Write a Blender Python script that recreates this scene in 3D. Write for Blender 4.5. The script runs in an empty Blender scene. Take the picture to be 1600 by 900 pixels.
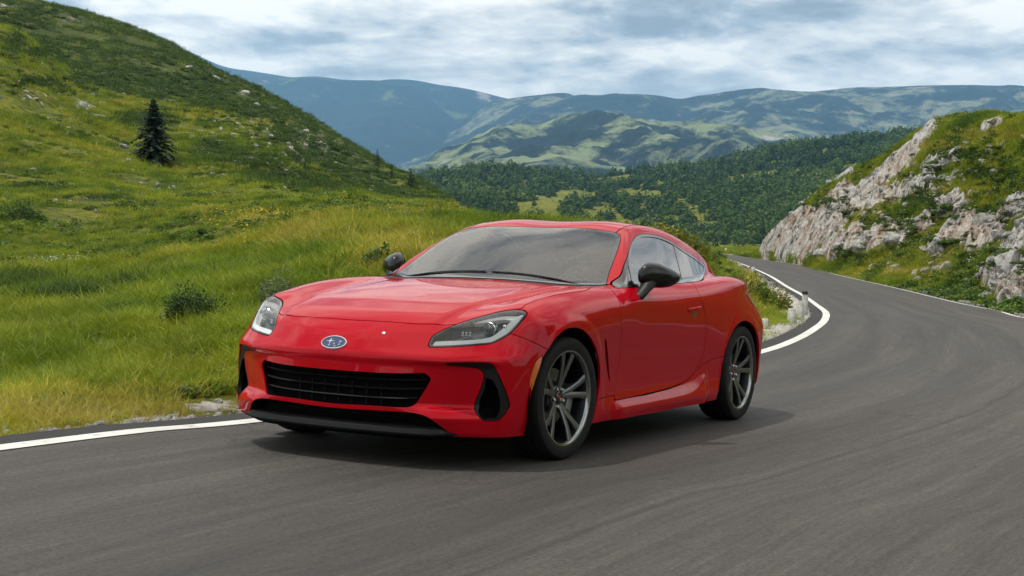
import bpy, bmesh, math, random
import numpy as np
from mathutils import Matrix, Vector, noise as mnoise
C = bpy.context.scene.collection
sc = bpy.context.scene
# ================================================================ camera
CAM = np.array([6.5957, 4.0547, .9996]); YAW = 3.6348592; PITCH = -.018990; ROLL = .037433; FPX = 2264.98
fw = np.array([math.cos(PITCH)*math.cos(YAW), math.cos(PITCH)*math.sin(YAW), math.sin(PITCH)])
rt = np.cross(fw, [0, 0, 1]); rt /= np.linalg.norm(rt); up = np.cross(rt, fw)
cd = bpy.data.cameras.new('camera'); cam = bpy.data.objects.new('camera', cd); C.objects.link(cam); sc.camera = cam
cd.sensor_width = 36; cd.lens = FPX/1600*36; cd.clip_start = .1; cd.clip_end = 60000
cam.matrix_world = Matrix(((rt[0], up[0], -fw[0], CAM[0]), (rt[1], up[1], -fw[1], CAM[1]), (rt[2], up[2], -fw[2], CAM[2]), (0, 0, 0, 1)))
# the road under the car is banked: car and near road are tilted about the viewing axis
TILT = Matrix.Translation(Vector(CAM)) @ Matrix.Rotation(ROLL, 4, Vector(fw)) @ Matrix.Translation(-Vector(CAM))
# ================================================================ daylight: broken cloud and a soft sun from the left
Fh = np.array([math.cos(YAW), math.sin(YAW), 0]); Rh = np.array([math.sin(YAW), -math.cos(YAW), 0])
SUND = -.80*Rh-.12*Fh; SUND = SUND/np.linalg.norm(SUND); SEL = math.radians(70)
SUND = Vector((SUND[0]*math.cos(SEL), SUND[1]*math.cos(SEL), math.sin(SEL)))
sl = bpy.data.lights.new('sun', 'SUN'); sl.energy = 2.7; sl.angle = math.radians(.5); sl.color = (1, .95, .86)
so = bpy.data.objects.new('sun', sl); C.objects.link(so); so.rotation_euler = SUND.to_track_quat('Z', 'Y').to_euler()
w = bpy.data.worlds.new('World'); sc.world = w; w.use_nodes = True; wt = w.node_tree; wn = wt.nodes; wl = wt.links; wn.clear()
def wadd(t, **k):
    n = wn.new(t)
    for a, v in k.items():
        if a.startswith('i_'): n.inputs[a[2:].replace('_', ' ')].default_value = v
        else: setattr(n, a, v)
    return n
wo = wadd('ShaderNodeOutputWorld'); sky = wadd('ShaderNodeTexSky'); sky.sky_type = 'NISHITA'; sky.sun_disc = False
sky.sun_elevation = SEL; sky.sun_rotation = math.atan2(SUND.x, SUND.y); sky.altitude = 1500
bg1 = wadd('ShaderNodeBackground'); bg1.inputs[1].default_value = .09; wl.new(sky.outputs[0], bg1.inputs[0])
tc = wadd('ShaderNodeTexCoord'); sx = wadd('ShaderNodeSeparateXYZ'); wl.new(tc.outputs['Generated'], sx.inputs[0])
def wm(op, a, b=None, c=None, clamp=False):
    n = wn.new('ShaderNodeMath'); n.operation = op; n.use_clamp = clamp
    for i, v in enumerate((a, b, c)):
        if v is None: continue
        if isinstance(v, (int, float)): n.inputs[i].default_value = v
        else: wl.new(v, n.inputs[i])
    return n.outputs[0]
zc = wm('MAXIMUM', sx.outputs[2], 0.); dn = wm('ADD', zc, .16)
px = wm('DIVIDE', sx.outputs[0], dn); py = wm('DIVIDE', sx.outputs[1], dn)
cmb = wadd('ShaderNodeCombineXYZ'); wl.new(px, cmb.inputs[0]); wl.new(py, cmb.inputs[1])
def wnoise(scale, det, rough, off, dist=0.):
    mp = wadd('ShaderNodeMapping'); mp.inputs['Location'].default_value = off; wl.new(cmb.outputs[0], mp.inputs[0])
    n = wadd('ShaderNodeTexNoise', i_Scale=scale, i_Detail=det, i_Roughness=rough, i_Distortion=dist); wl.new(mp.outputs[0], n.inputs['Vector']); return n.outputs['Fac']
n1 = wnoise(1.9, 9., .58, (5.3, .9, 0), .2)
n2 = wnoise(4.6, 8., .58, (7.7, 2.2, 4.), .2)
base = wm('ADD', wm('MULTIPLY', n1, .66), wm('MULTIPLY', n2, .34))
# brightness of the cloud deck
rp = wadd('ShaderNodeValToRGB'); wl.new(base, rp.inputs[0]); e = rp.color_ramp.elements
e[0].position = .40; e[0].color = (.27, .28, .285, 1); e[1].position = .57; e[1].color = (1.02, .95, .84, 1)
for p_, c_ in ((.445, (.37, .395, .41, 1)), (.48, (.57, .565, .54, 1)), (.525, (.77, .74, .68, 1))):
    q = e.new(p_); q.color = c_
# paler and calmer towards the horizon
hz = wm('POWER', wm('SUBTRACT', 1., wm('MINIMUM', wm('MULTIPLY', zc, 6.5), 1.)), 1.3)
mx = wadd('ShaderNodeMixRGB'); wl.new(wm('MULTIPLY', hz, .62), mx.inputs[0]); wl.new(rp.outputs[0], mx.inputs[1]); mx.inputs[2].default_value = (1.25, 1.02, .72, 1)
bg2 = wadd('ShaderNodeBackground'); wl.new(mx.outputs[0], bg2.inputs[0]); bg2.inputs[1].default_value = 1.85
cov = wadd('ShaderNodeMapRange'); cov.inputs['From Min'].default_value = .30; cov.inputs['From Max'].default_value = .42; cov.inputs['To Min'].default_value = .68; wl.new(base, cov.inputs['Value'])
ms = wadd('ShaderNodeMixShader'); wl.new(cov.outputs[0], ms.inputs[0]); wl.new(bg1.outputs[0], ms.inputs[1]); wl.new(bg2.outputs[0], ms.inputs[2])
wl.new(ms.outputs[0], wo.inputs[0])
sc.view_settings.view_transform = 'Standard'; sc.view_settings.look = 'None'; sc.view_settings.gamma = 1; sc.view_settings.exposure = -.02
sc.cycles.volume_bounces = 0; sc.cycles.max_bounces = 8; sc.cycles.transparent_max_bounces = 12
sc.cycles.use_denoising = True
# ================================================================ material helpers
class NT:
    def __init__(s, m): s.t = m.node_tree; s.n = s.t.nodes; s.l = s.t.links
    def add(s, typ, **k):
        n = s.n.new(typ)
        for a, v in k.items():
            if a.startswith('i_'): n.inputs[a[2:].replace('_', ' ')].default_value = v
            else: setattr(n, a, v)
        return n
    def link(s, a, b): s.l.new(a, b)
def pmat(name, col, rough=.5, metal=0., coat=0., coatr=.03, spec=.5, ior=1.5, emit=None):
    m = bpy.data.materials.new(name); m.use_nodes = True
    b = m.node_tree.nodes['Principled BSDF']
    b.inputs['Base Color'].default_value = (*col, 1); b.inputs['Roughness'].default_value = rough
    b.inputs['Metallic'].default_value = metal; b.inputs['Coat Weight'].default_value = coat
    b.inputs['Coat Roughness'].default_value = coatr; b.inputs['Specular IOR Level'].default_value = spec
    return m
def noise_rough(m, scale=30, lo=.2, hi=.5, bump=0., bscale=200, cvar=0.):
    """Small irregularities: roughness, optional fine bump and colour variation."""
    t = NT(m); b = t.n['Principled BSDF']
    tc = t.add('ShaderNodeTexCoord'); nz = t.add('ShaderNodeTexNoise', i_Scale=scale, i_Detail=4.)
    t.link(tc.outputs['Object'], nz.inputs['Vector'])
    mr = t.add('ShaderNodeMapRange', i_To_Min=lo, i_To_Max=hi); t.link(nz.outputs['Fac'], mr.inputs['Value']); t.link(mr.outputs[0], b.inputs['Roughness'])
    if bump:
        n2 = t.add('ShaderNodeTexNoise', i_Scale=bscale, i_Detail=3.); t.link(tc.outputs['Object'], n2.inputs['Vector'])
        bp = t.add('ShaderNodeBump', i_Strength=bump, i_Distance=.002); t.link(n2.outputs['Fac'], bp.inputs['Height']); t.link(bp.outputs[0], b.inputs['Normal'])
    return m
def thin_glass(name, tint, rough=.0, ior=1.5):
    m = bpy.data.materials.new(name); m.use_nodes = True; t = NT(m); t.n.remove(t.n['Principled BSDF'])
    tr = t.add('ShaderNodeBsdfTransparent'); tr.inputs[0].default_value = (*tint, 1)
    gl = t.add('ShaderNodeBsdfGlossy'); gl.inputs['Roughness'].default_value = rough; gl.inputs[0].default_value = (1, 1, 1, 1)
    fr = t.add('ShaderNodeFresnel'); fr.inputs['IOR'].default_value = ior
    mx = t.add('ShaderNodeMixShader'); t.link(fr.outputs[0], mx.inputs[0]); t.link(tr.outputs[0], mx.inputs[1]); t.link(gl.outputs[0], mx.inputs[2])
    t.link(mx.outputs[0], t.n['Material Output'].inputs[0]); return m
# ================================================================ object helpers
def new_obj(name, me, parent=None, mat=None):
    o = bpy.data.objects.new(name, me); C.objects.link(o)
    if parent is not None: o.parent = parent
    if mat is not None and me is not None and not len(me.materials): me.materials.append(mat)
    return o
def pymesh(name, V, F, parent=None, mat=None, smooth=True, normals=None):
    me = bpy.data.meshes.new(name); me.from_pydata(np.asarray(V).tolist(), [], [list(map(int, f)) for f in F])
    if smooth: me.polygons.foreach_set('use_smooth', [True]*len(me.polygons))
    if normals is not None: me.normals_split_custom_set_from_vertices(np.asarray(normals).tolist())
    return new_obj(name, me, parent, mat)
def tag(o, label, cat, group=None, kind=None):
    o['label'] = label; o['category'] = cat
    if group: o['group'] = group
    if kind: o['kind'] = kind
    return o
def empty(name, loc=(0, 0, 0)):
    o = bpy.data.objects.new(name, None); C.objects.link(o); o.location = loc; o.empty_display_size = .2; return o
class MB:
    """Collects simple shapes into one mesh."""
    def __init__(s): s.V = []; s.F = []
    def box(s, c, h, rot=None, bev=0.):
        x, y, z = h; P = []
        if bev:
            b = min(bev, x*.9, y*.9, z*.9); bm = bmesh.new(); bmesh.ops.create_cube(bm, size=2)
            for v in bm.verts: v.co = (v.co.x*x, v.co.y*y, v.co.z*z)
            bmesh.ops.bevel(bm, geom=bm.edges[:], offset=b, segments=2, affect='EDGES', profile=.5)
            P = [v.co.copy() for v in bm.verts]; bm.verts.index_update(); F = [[v.index for v in f.verts] for f in bm.faces]; bm.free()
        else:
            P = [Vector((a*x, b*y, d*z)) for a in (-1, 1) for b in (-1, 1) for d in (-1, 1)]
            F = [(0, 1, 3, 2), (4, 6, 7, 5), (0, 4, 5, 1), (2, 3, 7, 6), (0, 2, 6, 4), (1, 5, 7, 3)]
        if rot is not None: P = [rot @ p for p in P]
        k = len(s.V); s.V += [(p.x+c[0], p.y+c[1], p.z+c[2]) for p in P]; s.F += [tuple(i+k for i in f) for f in F]; return s
    def tube(s, pts, rad, n=8, caps=True, up=(0, 0, 1), sx=1.):
        P = [Vector(p) for p in pts]; R = rad if hasattr(rad, '__len__') else [rad]*len(P); k = len(s.V)
        for i, p in enumerate(P):
            d = (P[min(i+1, len(P)-1)]-P[max(i-1, 0)]).normalized()
            u = Vector(up); u = (u-d*u.dot(d))
            if u.length < 1e-4: u = Vector((1, 0, 0)); u = u-d*u.dot(d)
            u.normalize(); w = d.cross(u)
            for j in range(n):
                a = 2*math.pi*j/n; q = p+(u*math.sin(a)+w*math.cos(a)*sx)*R[i]; s.V.append(tuple(q))
        for i in range(len(P)-1):
            for j in range(n):
                s.F.append((k+i*n+j, k+i*n+(j+1) % n, k+(i+1)*n+(j+1) % n, k+(i+1)*n+j))
        if caps:
            s.F.append(tuple(k+j for j in range(n))[::-1]); s.F.append(tuple(k+(len(P)-1)*n+j for j in range(n)))
        return s
    def lathe(s, prof, n=48, axis='y', c=(0, 0, 0), close=False, a0=0., a1=2*math.pi):
        """prof: (radius, offset along axis)."""
        k = len(s.V); full = abs(a1-a0-2*math.pi) < 1e-6; m = n if full else n+1
        for i in range(m):
            a = a0+(a1-a0)*i/n; ca, sa = math.cos(a), math.sin(a)
            for r, t in prof:
                s.V.append({'y': (c[0]+r*ca, c[1]+t, c[2]+r*sa), 'x': (c[0]+t, c[1]+r*ca, c[2]+r*sa), 'z': (c[0]+r*ca, c[1]+r*sa, c[2]+t)}[axis])
        L = len(prof)
        for i in range(n):
            i2 = (i+1) % m
            for j in range(L if close else L-1):
                j2 = (j+1) % L; s.F.append((k+i*L+j, k+i*L+j2, k+i2*L+j2, k+i2*L+j))
        return s
    def quad(s, *P):
        k = len(s.V); s.V += [tuple(p) for p in P]; s.F.append(tuple(range(k, k+len(P)))); return s
    def build(s, name, parent=None, mat=None, smooth=True, sharp=35):
        me = bpy.data.meshes.new(name); me.from_pydata(s.V, [], s.F)
        bm = bmesh.new(); bm.from_mesh(me); bmesh.ops.recalc_face_normals(bm, faces=bm.faces[:]); bm.to_mesh(me); bm.free()
        if smooth:
            me.polygons.foreach_set('use_smooth', [True]*len(me.polygons)); me.set_sharp_from_angle(angle=math.radians(sharp))
        return new_obj(name, me, parent, mat)
# ------------------------------------------------------------------ smooth tables
def herm(xk, Y, xq):
    """Monotone cubic interpolation of Y (n,...) given at xk, sampled at xq."""
    xk=np.asarray(xk,float); Y=np.asarray(Y,float)
    if xk[0]>xk[-1]: xk=xk[::-1]; Y=Y[::-1]
    h=np.diff(xk); sh=(len(h),)+(1,)*(Y.ndim-1)
    d=np.diff(Y,axis=0)/h.reshape(sh)
    m=np.zeros_like(Y); m[0]=d[0]; m[-1]=d[-1]
    h0=h[:-1].reshape((-1,)+(1,)*(Y.ndim-1)); h1=h[1:].reshape(h0.shape)
    m[1:-1]=(d[:-1]*h1+d[1:]*h0)/(h0+h1)
    same=(d[:-1]*d[1:])>0
    lim=3*np.minimum(abs(d[:-1]),abs(d[1:]))
    m[1:-1]=np.where(same,np.sign(m[1:-1])*np.minimum(abs(m[1:-1]),lim),m[1:-1]*.35)
    xq=np.clip(xq,xk[0],xk[-1]); i=np.clip(np.searchsorted(xk,xq,side='right')-1,0,len(h)-1)
    s=(-1,)+(1,)*(Y.ndim-1); t=((xq-xk[i])/h[i]).reshape(s); hh=h[i].reshape(s)
    return ((2*t**3-3*t**2+1)*Y[i]+(t**3-2*t**2+t)*hh*m[i]+(-2*t**3+3*t**2)*Y[i+1]+(t**3-t**2)*hh*m[i+1])
def lin(xk,Y,xq):
    xk=np.asarray(xk,float); Y=np.asarray(Y,float)
    if xk[0]>xk[-1]: xk=xk[::-1]; Y=Y[::-1]
    xq=np.clip(xq,xk[0],xk[-1]); i=np.clip(np.searchsorted(xk,xq,side='right')-1,0,len(xk)-2)
    t=((xq-xk[i])/(xk[i+1]-xk[i])).reshape((-1,)+(1,)*(Y.ndim-1))
    return Y[i]*(1-t)+Y[i+1]*t
def blur(A,sig,axis):
    n=max(1,int(3*sig)); k=np.exp(-.5*(np.arange(-n,n+1)/sig)**2); k/=k.sum()
    A=np.moveaxis(A,axis,0); P=np.concatenate([np.repeat(A[:1],n,0),A,np.repeat(A[-1:],n,0)])
    # linear extension at the ends keeps slopes
    for j in range(n):
        P[n-1-j]=A[0]-(A[1]-A[0])*(j+1); P[n+len(A)+j]=A[-1]+(A[-1]-A[-2])*(j+1)
    R=sum(k[j]*P[j:j+len(A)] for j in range(2*n+1))
    return np.moveaxis(R,0,axis)
class Grid2:
    """Smooth 2-D function: A on a regular grid, sampled with a cubic B-spline kernel (C2)."""
    def __init__(s,u0,v0,h,A): s.u0,s.v0,s.h,s.A=u0,v0,h,A
    def __call__(s,u,v):
        a=(u-s.u0)/s.h; b=(v-s.v0)/s.h; n,m=s.A.shape
        a=np.clip(a,1,n-2.001); b=np.clip(b,1,m-2.001)
        i=a.astype(int); j=b.astype(int); fa=a-i; fb=b-j
        def w(t): return ((1-t)**3/6,(3*t**3-6*t**2+4)/6,(-3*t**3+3*t**2+3*t+1)/6,t**3/6)
        wa,wb=w(fa),w(fb); r=0
        for p in range(4):
            q=0
            for k in range(4): q=q+wb[k]*s.A[i+p-1,j+k-1]
            r=r+wa[p]*q
        return r
H=.01
XA=np.arange(-3.62,1.04,H); YA=np.arange(-.06,1.02,H); ZA=np.arange(.06,1.40,H)
def smin(a,b,k):
    h=np.clip(.5+.5*(b-a)/k,0,1); return b*(1-h)+a*h-k*h*(1-h)
def smax(a,b,k): return -smin(-a,-b,k)
def sstep(a,b,x):
    t=np.clip((x-a)/(b-a),0,1); return t*t*(3-2*t)

# ------------------------------------------------------------------ body tables (front axle at x=0, y to the car's left, z up)
SX=[.62,.50,.35,.20,0,-.25,-.55,-1.0,-1.5,-1.9,-2.2,-2.575,-2.9,-3.2,-3.4]
SZ=[.10,.16,.22,.30,.40,.50,.60,.68,.74,.80,.86,.92,1.0,1.1]
ST=[# columns follow SX
[.76,.79,.81,.83,.835,.835,.835,.835,.835,.835,.845,.84,.81,.70,.62],
[.78,.805,.825,.845,.85,.855,.855,.855,.855,.86,.86,.86,.83,.74,.66],
[.79,.82,.84,.858,.862,.862,.866,.870,.872,.872,.872,.87,.85,.78,.70],
[.80,.83,.85,.868,.873,.865,.852,.844,.844,.852,.868,.876,.86,.80,.72],
[.80,.835,.858,.877,.880,.868,.852,.847,.849,.857,.873,.883,.868,.81,.73],
[.79,.835,.866,.884,.885,.872,.859,.855,.858,.866,.881,.887,.875,.82,.74],
[.75,.81,.862,.886,.8875,.879,.868,.864,.867,.876,.886,.8875,.876,.82,.74],
[.70,.785,.848,.876,.885,.885,.877,.870,.871,.879,.885,.880,.860,.79,.71],
[.65,.75,.825,.850,.864,.876,.877,.870,.870,.877,.880,.872,.835,.74,.66],
[.58,.69,.775,.805,.825,.842,.854,.857,.862,.871,.868,.855,.800,.70,.62],
[.52,.62,.70,.74,.765,.785,.803,.818,.830,.845,.848,.838,.775,.66,.58],
[.44,.55,.62,.67,.70,.715,.735,.765,.785,.80,.822,.832,.80,.70,.62],
[.3,.42,.5,.56,.6,.62,.65,.69,.71,.73,.755,.77,.73,.62,.54],
[.2,.3,.4,.45,.5,.52,.56,.6,.62,.64,.66,.66,.62,.5,.4]]
TX=[.90,.75,.62,.50,.35,.20,0,-.3,-.6,-.9,-1.5,-2.2,-2.6,-2.9,-3.08,-3.2,-3.5]
TY=[0,.2,.4,.5,.6,.7,.8,.88]
TT=[
[.60,.60,.58,.56,.53,.48,.42,.34],
[.672,.670,.652,.632,.600,.565,.50,.42],
[.712,.709,.696,.680,.660,.630,.585,.50],
[.742,.740,.730,.720,.712,.700,.672,.60],
[.772,.770,.763,.757,.762,.772,.750,.69],
[.797,.796,.788,.782,.790,.804,.786,.73],
[.823,.822,.815,.808,.818,.838,.822,.77],
[.855,.854,.849,.843,.850,.866,.852,.80],
[.884,.883,.878,.873,.874,.878,.862,.82],
[.90,.90,.895,.89,.89,.89,.875,.84],
[.91,.91,.91,.91,.91,.905,.89,.85],
[.91,.91,.91,.915,.925,.93,.915,.87],
[.90,.90,.905,.915,.935,.948,.928,.87],
[.915,.915,.92,.925,.93,.925,.89,.83],
[.945,.945,.945,.940,.925,.895,.85,.79],
[.90,.90,.90,.89,.87,.84,.80,.74],
[.80,.80,.80,.79,.77,.74,.70,.64]]
# front face x = X(y, z)
FY=[0,.2,.4,.5,.6,.68,.75,.82,.90,1.0]
FZ=[.06,.155,.165,.245,.285,.30,.40,.49,.505,.535,.56,.60,.64,.68,.74,.84]
FT=[
[.78,.77,.73,.70,.65,.59,.52,.42,.20,-.2],
[.82,.81,.775,.745,.70,.645,.595,.52,.28,-.2],
[.835,.825,.795,.765,.715,.665,.610,.535,.29,-.2],
[.855,.845,.825,.802,.745,.682,.628,.552,.30,-.2],
[.860,.850,.826,.780,.712,.655,.618,.548,.30,-.2],
[.860,.850,.818,.752,.684,.632,.604,.546,.30,-.2],
[.860,.850,.808,.757,.696,.640,.606,.546,.31,-.2],
[.862,.852,.801,.758,.706,.652,.610,.548,.31,-.2],
[.868,.858,.812,.780,.735,.682,.628,.552,.31,-.2],
[.868,.856,.808,.770,.722,.672,.617,.538,.305,-.2],
[.850,.836,.780,.742,.695,.646,.590,.500,.285,-.2],
[.820,.806,.745,.705,.660,.612,.552,.455,.26,-.2],
[.785,.772,.712,.672,.628,.581,.520,.425,.25,-.2],
[.735,.725,.672,.634,.592,.548,.490,.405,.24,-.2],
[.62,.615,.58,.552,.52,.49,.45,.38,.22,-.2],
[.40,.40,.38,.37,.35,.33,.31,.28,.18,-.2]]
def tab2(uk,vk,T,U,V,fu=herm,fv=herm):
    A=fu(uk,np.array(T),U); return fv(vk,A.T,V).T
Ys=tab2(SX,SZ,np.array(ST).T,XA,ZA)
mir=lambda T:[[r[1]]+r for r in T]
Zt=tab2(TX,[-.2]+TY,mir(TT),XA,YA)
Xf=tab2(FZ,[-.2]+FY,mir(FT),ZA,YA,fu=lin).T      # (Y,Z)
Xf=blur(Xf,.55,1); Ys=blur(blur(Ys,2.0,0),1.2,1); Zt=blur(blur(Zt,2.0,0),1.2,1)
# hood crease: the centre panel stands a little proud of the fenders
yc=herm([-.6,-.3,.2,.62,.8],[.60,.57,.50,.455,.44],XA)[:,None]
fade=(sstep(.80,.60,XA)*sstep(-.62,-.35,XA))[:,None]
Zt=Zt+fade*.017*sstep(.022,-.022,np.abs(YA)[None,:]-yc)
# wheel-arch flare bands
xx,zz=XA[:,None],ZA[None,:]
for ax,R in ((0,.345),(-2.575,.342)):
    r=np.hypot(xx-ax,zz-.3145)
    Ys=Ys+.007*sstep(R+.085,R+.045,r)
BX=[-.45,-.60,-1.0,-1.4,-1.6,-1.75,-1.9,-2.0]
bt=herm(BX,[.262,.264,.268,.280,.298,.325,.345,.36],XA)[:,None]; bb=herm(BX,[.215,.215,.220,.224,.234,.262,.315,.35],XA)[:,None]
ba=(sstep(-.50,-.62,XA)*sstep(-2.0,-1.85,XA))[:,None]
Ys=Ys+ba*.026*sstep(bt+.004,bb,zz)*sstep(.10,.20,zz+.04)
# greenhouse
PX=[-.40,-.50,-.60,-.75,-.90,-1.05,-1.20,-1.32,-1.45,-1.62,-1.9,-2.2,-2.5,-2.8,-3.0,-3.2]
PZ=[.78,.842,.897,.975,1.050,1.120,1.183,1.222,1.246,1.257,1.250,1.205,1.125,1.015,.93,.85]
def Pz(x): return herm(PX,PZ,x)
GX=[-.3,-.5,-.7,-1.2,-1.8,-2.2,-2.6,-2.9,-3.2]
GB=[.78,.805,.805,.792,.775,.745,.665,.57,.45]
GS=[.50,.55,.60,.64,.62,.56,.45,.40,.4]
xe=XA[:,None]; ye=np.abs(YA)[None,:]
cs=.10+.12*sstep(-1.35,-.7,xe)
cs=np.where(xe<-1.6,-.05,cs); 
cs=blur(cs,4,0)
Zr=Pz((xe+cs*ye**2).ravel()).reshape(len(XA),len(YA))-.055*ye**2-.07*ye**6
Zr=Zr+.012*np.exp(-((ye-.30)/.17)**2)*sstep(-1.15,-1.4,xe)*sstep(-2.6,-2.1,xe)
Zr=blur(Zr,1.5,0)
gb=herm(GX,GB,XA)[:,None]; gs=herm(GX,GS,XA)[:,None]
dz=(ZA[None,:]-.88)
Yg=gb-gs*dz-.22*dz*np.abs(dz)
Xr=-3.36+.30*(np.abs(YA)[:,None]/.85)**3+.10*np.abs(ZA[None,:]-.62)
gYs=Grid2(XA[0],ZA[0],H,Ys); gZt=Grid2(XA[0],YA[0],H,Zt); gXf=Grid2(YA[0],ZA[0],H,Xf)
gZr=Grid2(XA[0],YA[0],H,Zr); gYg=Grid2(XA[0],ZA[0],H,Yg); gXr=Grid2(YA[0],ZA[0],H,Xr)
def combine(x,y,z,ys,zt,xf,xr,zr,yg):
    low=smin(smin(ys-y,zt-z,.05),smin((xf-x)*.8,x-xr,.05),.035)
    g=smin(yg-y,(zr-z)*.9,.042)
    g=smin(g,np.minimum(x+3.1,z-.78),.05)
    return smax(low,g,.03)
def F(P):
    x,y,z=P[:,0],np.abs(P[:,1]),P[:,2]
    return combine(x,y,z,gYs(x,z),gZt(x,y),gXf(y,z),gXr(y,z),gZr(x,y),gYg(x,z))
def gradF(P,e=.002):
    G=np.empty_like(P)
    for k in range(3):
        d=np.zeros(3); d[k]=e
        G[:,k]=(F(P+d)-F(P-d))/(2*e)
    return G
def project(P,n=4):
    P=P.copy()
    for _ in range(n):
        f=F(P); G=gradF(P); g2=(G*G).sum(1)+1e-9
        st=(f/g2)[:,None]*G; l=np.linalg.norm(st,axis=1,keepdims=True)
        st*=np.minimum(1,.015/np.maximum(l,1e-9)); P-=st
    return P
def surf_normal(P):
    G=-gradF(P,.003); return G/np.maximum(np.linalg.norm(G,axis=1,keepdims=True),1e-9)
def surface_net():
    yi=np.where(YA>=-.025)[0]; Y=YA[yi]; zi=np.where((ZA>=.09)&(ZA<=1.30))[0]; Z=ZA[zi]; X=XA
    f=combine(X[:,None,None],np.abs(Y)[None,:,None],Z[None,None,:],Ys[:,None,zi],Zt[:,yi][:,:,None],Xf[yi][:,zi][None],Xr[yi][:,zi][None],Zr[:,yi][:,:,None],Yg[:,None,zi]).astype(np.float32)
    s=f>0
    c=np.zeros(tuple(n-1 for n in f.shape),np.int8)
    for a in(0,1):
        for b in(0,1):
            for d in(0,1): c+=s[a:a+c.shape[0],b:b+c.shape[1],d:d+c.shape[2]]
    act=(c>0)&(c<8); idx=-np.ones(c.shape,np.int64); I=np.argwhere(act); idx[act]=np.arange(len(I))
    acc=np.zeros((len(I),3)); cnt=np.zeros(len(I))
    corners=[(a,b,d) for a in(0,1) for b in(0,1) for d in(0,1)]
    for p in corners:
        for k in range(3):
            if p[k]: continue
            q=list(p); q[k]=1
            fa=f[I[:,0]+p[0],I[:,1]+p[1],I[:,2]+p[2]]; fb=f[I[:,0]+q[0],I[:,1]+q[1],I[:,2]+q[2]]
            m=(fa>0)!=(fb>0); t=np.where(m,fa/np.where(m,fa-fb,1),0)
            pos=np.array(p,float)[None,:]+np.zeros((len(I),3)); pos[:,k]+=t
            acc[m]+=pos[m]; cnt+=m
    V=(I+acc/cnt[:,None])*H+np.array([X[0],Y[0],Z[0]])
    Q=[]
    for k in range(3):
        a=[slice(1,-1)]*3; a[k]=slice(0,-1)
        sl0=list(a); sl1=list(a); sl1[k]=slice(1,None)
        s0=s[tuple(sl0)]; s1=s[tuple(sl1)]
        e=np.argwhere(s0!=s1); flip=s0[tuple(e.T)]
        off=[1,1,1]; off[k]=0; e=e+off
        u,v=[(1,2),(2,0),(0,1)][k]
        def g(du,dv):
            w=e.copy(); w[:,u]+=du; w[:,v]+=dv; return idx[w[:,0],w[:,1],w[:,2]]
        q=np.stack([g(-1,-1),g(0,-1),g(0,0),g(-1,0)],1)
        q[~flip]=q[~flip][:,::-1]; Q.append(q)
    return V,np.concatenate(Q)
# ------------------------------------------------------------------ polygon helpers
def spline_closed(pts,n=8,corner=()):
    """Closed Catmull-Rom through pts; indices in corner stay sharp."""
    P=np.asarray(pts,float); N=len(P); out=[]
    for i in range(N):
        p0,p1,p2,p3=P[i-1],P[i],P[(i+1)%N],P[(i+2)%N]
        m1=(p2-p0)/2 if i not in corner else (p2-p1)
        m2=(p3-p1)/2 if (i+1)%N not in corner else (p2-p1)
        L=np.linalg.norm(p2-p1)
        for m in(m1,m2):
            l=np.linalg.norm(m)
            if l>L: m*=L/l
        for t in np.arange(n)/n:
            out.append((2*t**3-3*t**2+1)*p1+(t**3-2*t**2+t)*m1+(-2*t**3+3*t**2)*p2+(t**3-t**2)*m2)
    return np.array(out)
def sdpoly(P,Q):
    """Signed distance (positive inside) of 2-D points P to polygon Q."""
    d=np.full(len(P),1e9); ins=np.zeros(len(P),bool); n=len(Q)
    lo=Q.min(0)-.12; hi=Q.max(0)+.12
    near=((P>=lo)&(P<=hi)).all(1); R=P[near]; dd=np.full(len(R),1e9); ii=np.zeros(len(R),bool)
    for i in range(n):
        a,b=Q[i],Q[(i+1)%n]; e=b-a; w=R-a; t=np.clip((w@e)/(e@e+1e-12),0,1)
        dd=np.minimum(dd,((w-t[:,None]*e)**2).sum(1))
        c=(a[1]>R[:,1])!=(b[1]>R[:,1])
        with np.errstate(divide='ignore',invalid='ignore'):
            xc=(b[0]-a[0])*(R[:,1]-a[1])/(b[1]-a[1])+a[0]
        ii^=c&(R[:,0]<xc)
    d[near]=np.where(ii,1,-1)*np.sqrt(dd); d[~near]=-.12
    return d
def clip(V,polys,f):
    """Keep the part of the polygon list where f>0; f is per vertex. Returns V, polys (new)."""
    f=np.where(np.abs(f)<1e-7,1e-7,f); pos=f>0
    keep=[];newV=[];cache={};base=len(V)
    for p in polys:
        s=pos[p]
        if s.all(): keep.append(p);continue
        if not s.any(): continue
        out=[];n=len(p)
        for i in range(n):
            a=p[i];b=p[(i+1)%n]
            if pos[a]: out.append(a)
            if pos[a]!=pos[b]:
                k=(a,b) if a<b else (b,a)
                if k not in cache:
                    t=f[k[0]]/(f[k[0]]-f[k[1]]); cache[k]=base+len(newV); newV.append(V[k[0]]*(1-t)+V[k[1]]*t)
                out.append(cache[k])
        if len(out)>=3: keep.append(np.array(out))
    if newV: V=np.concatenate([V,np.array(newV)])
    return V,keep
def compact(V,polys):
    u=np.unique(np.concatenate(polys)) if polys else np.zeros(0,int); m=-np.ones(len(V),int); m[u]=np.arange(len(u))
    return V[u],[m[p] for p in polys]
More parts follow.
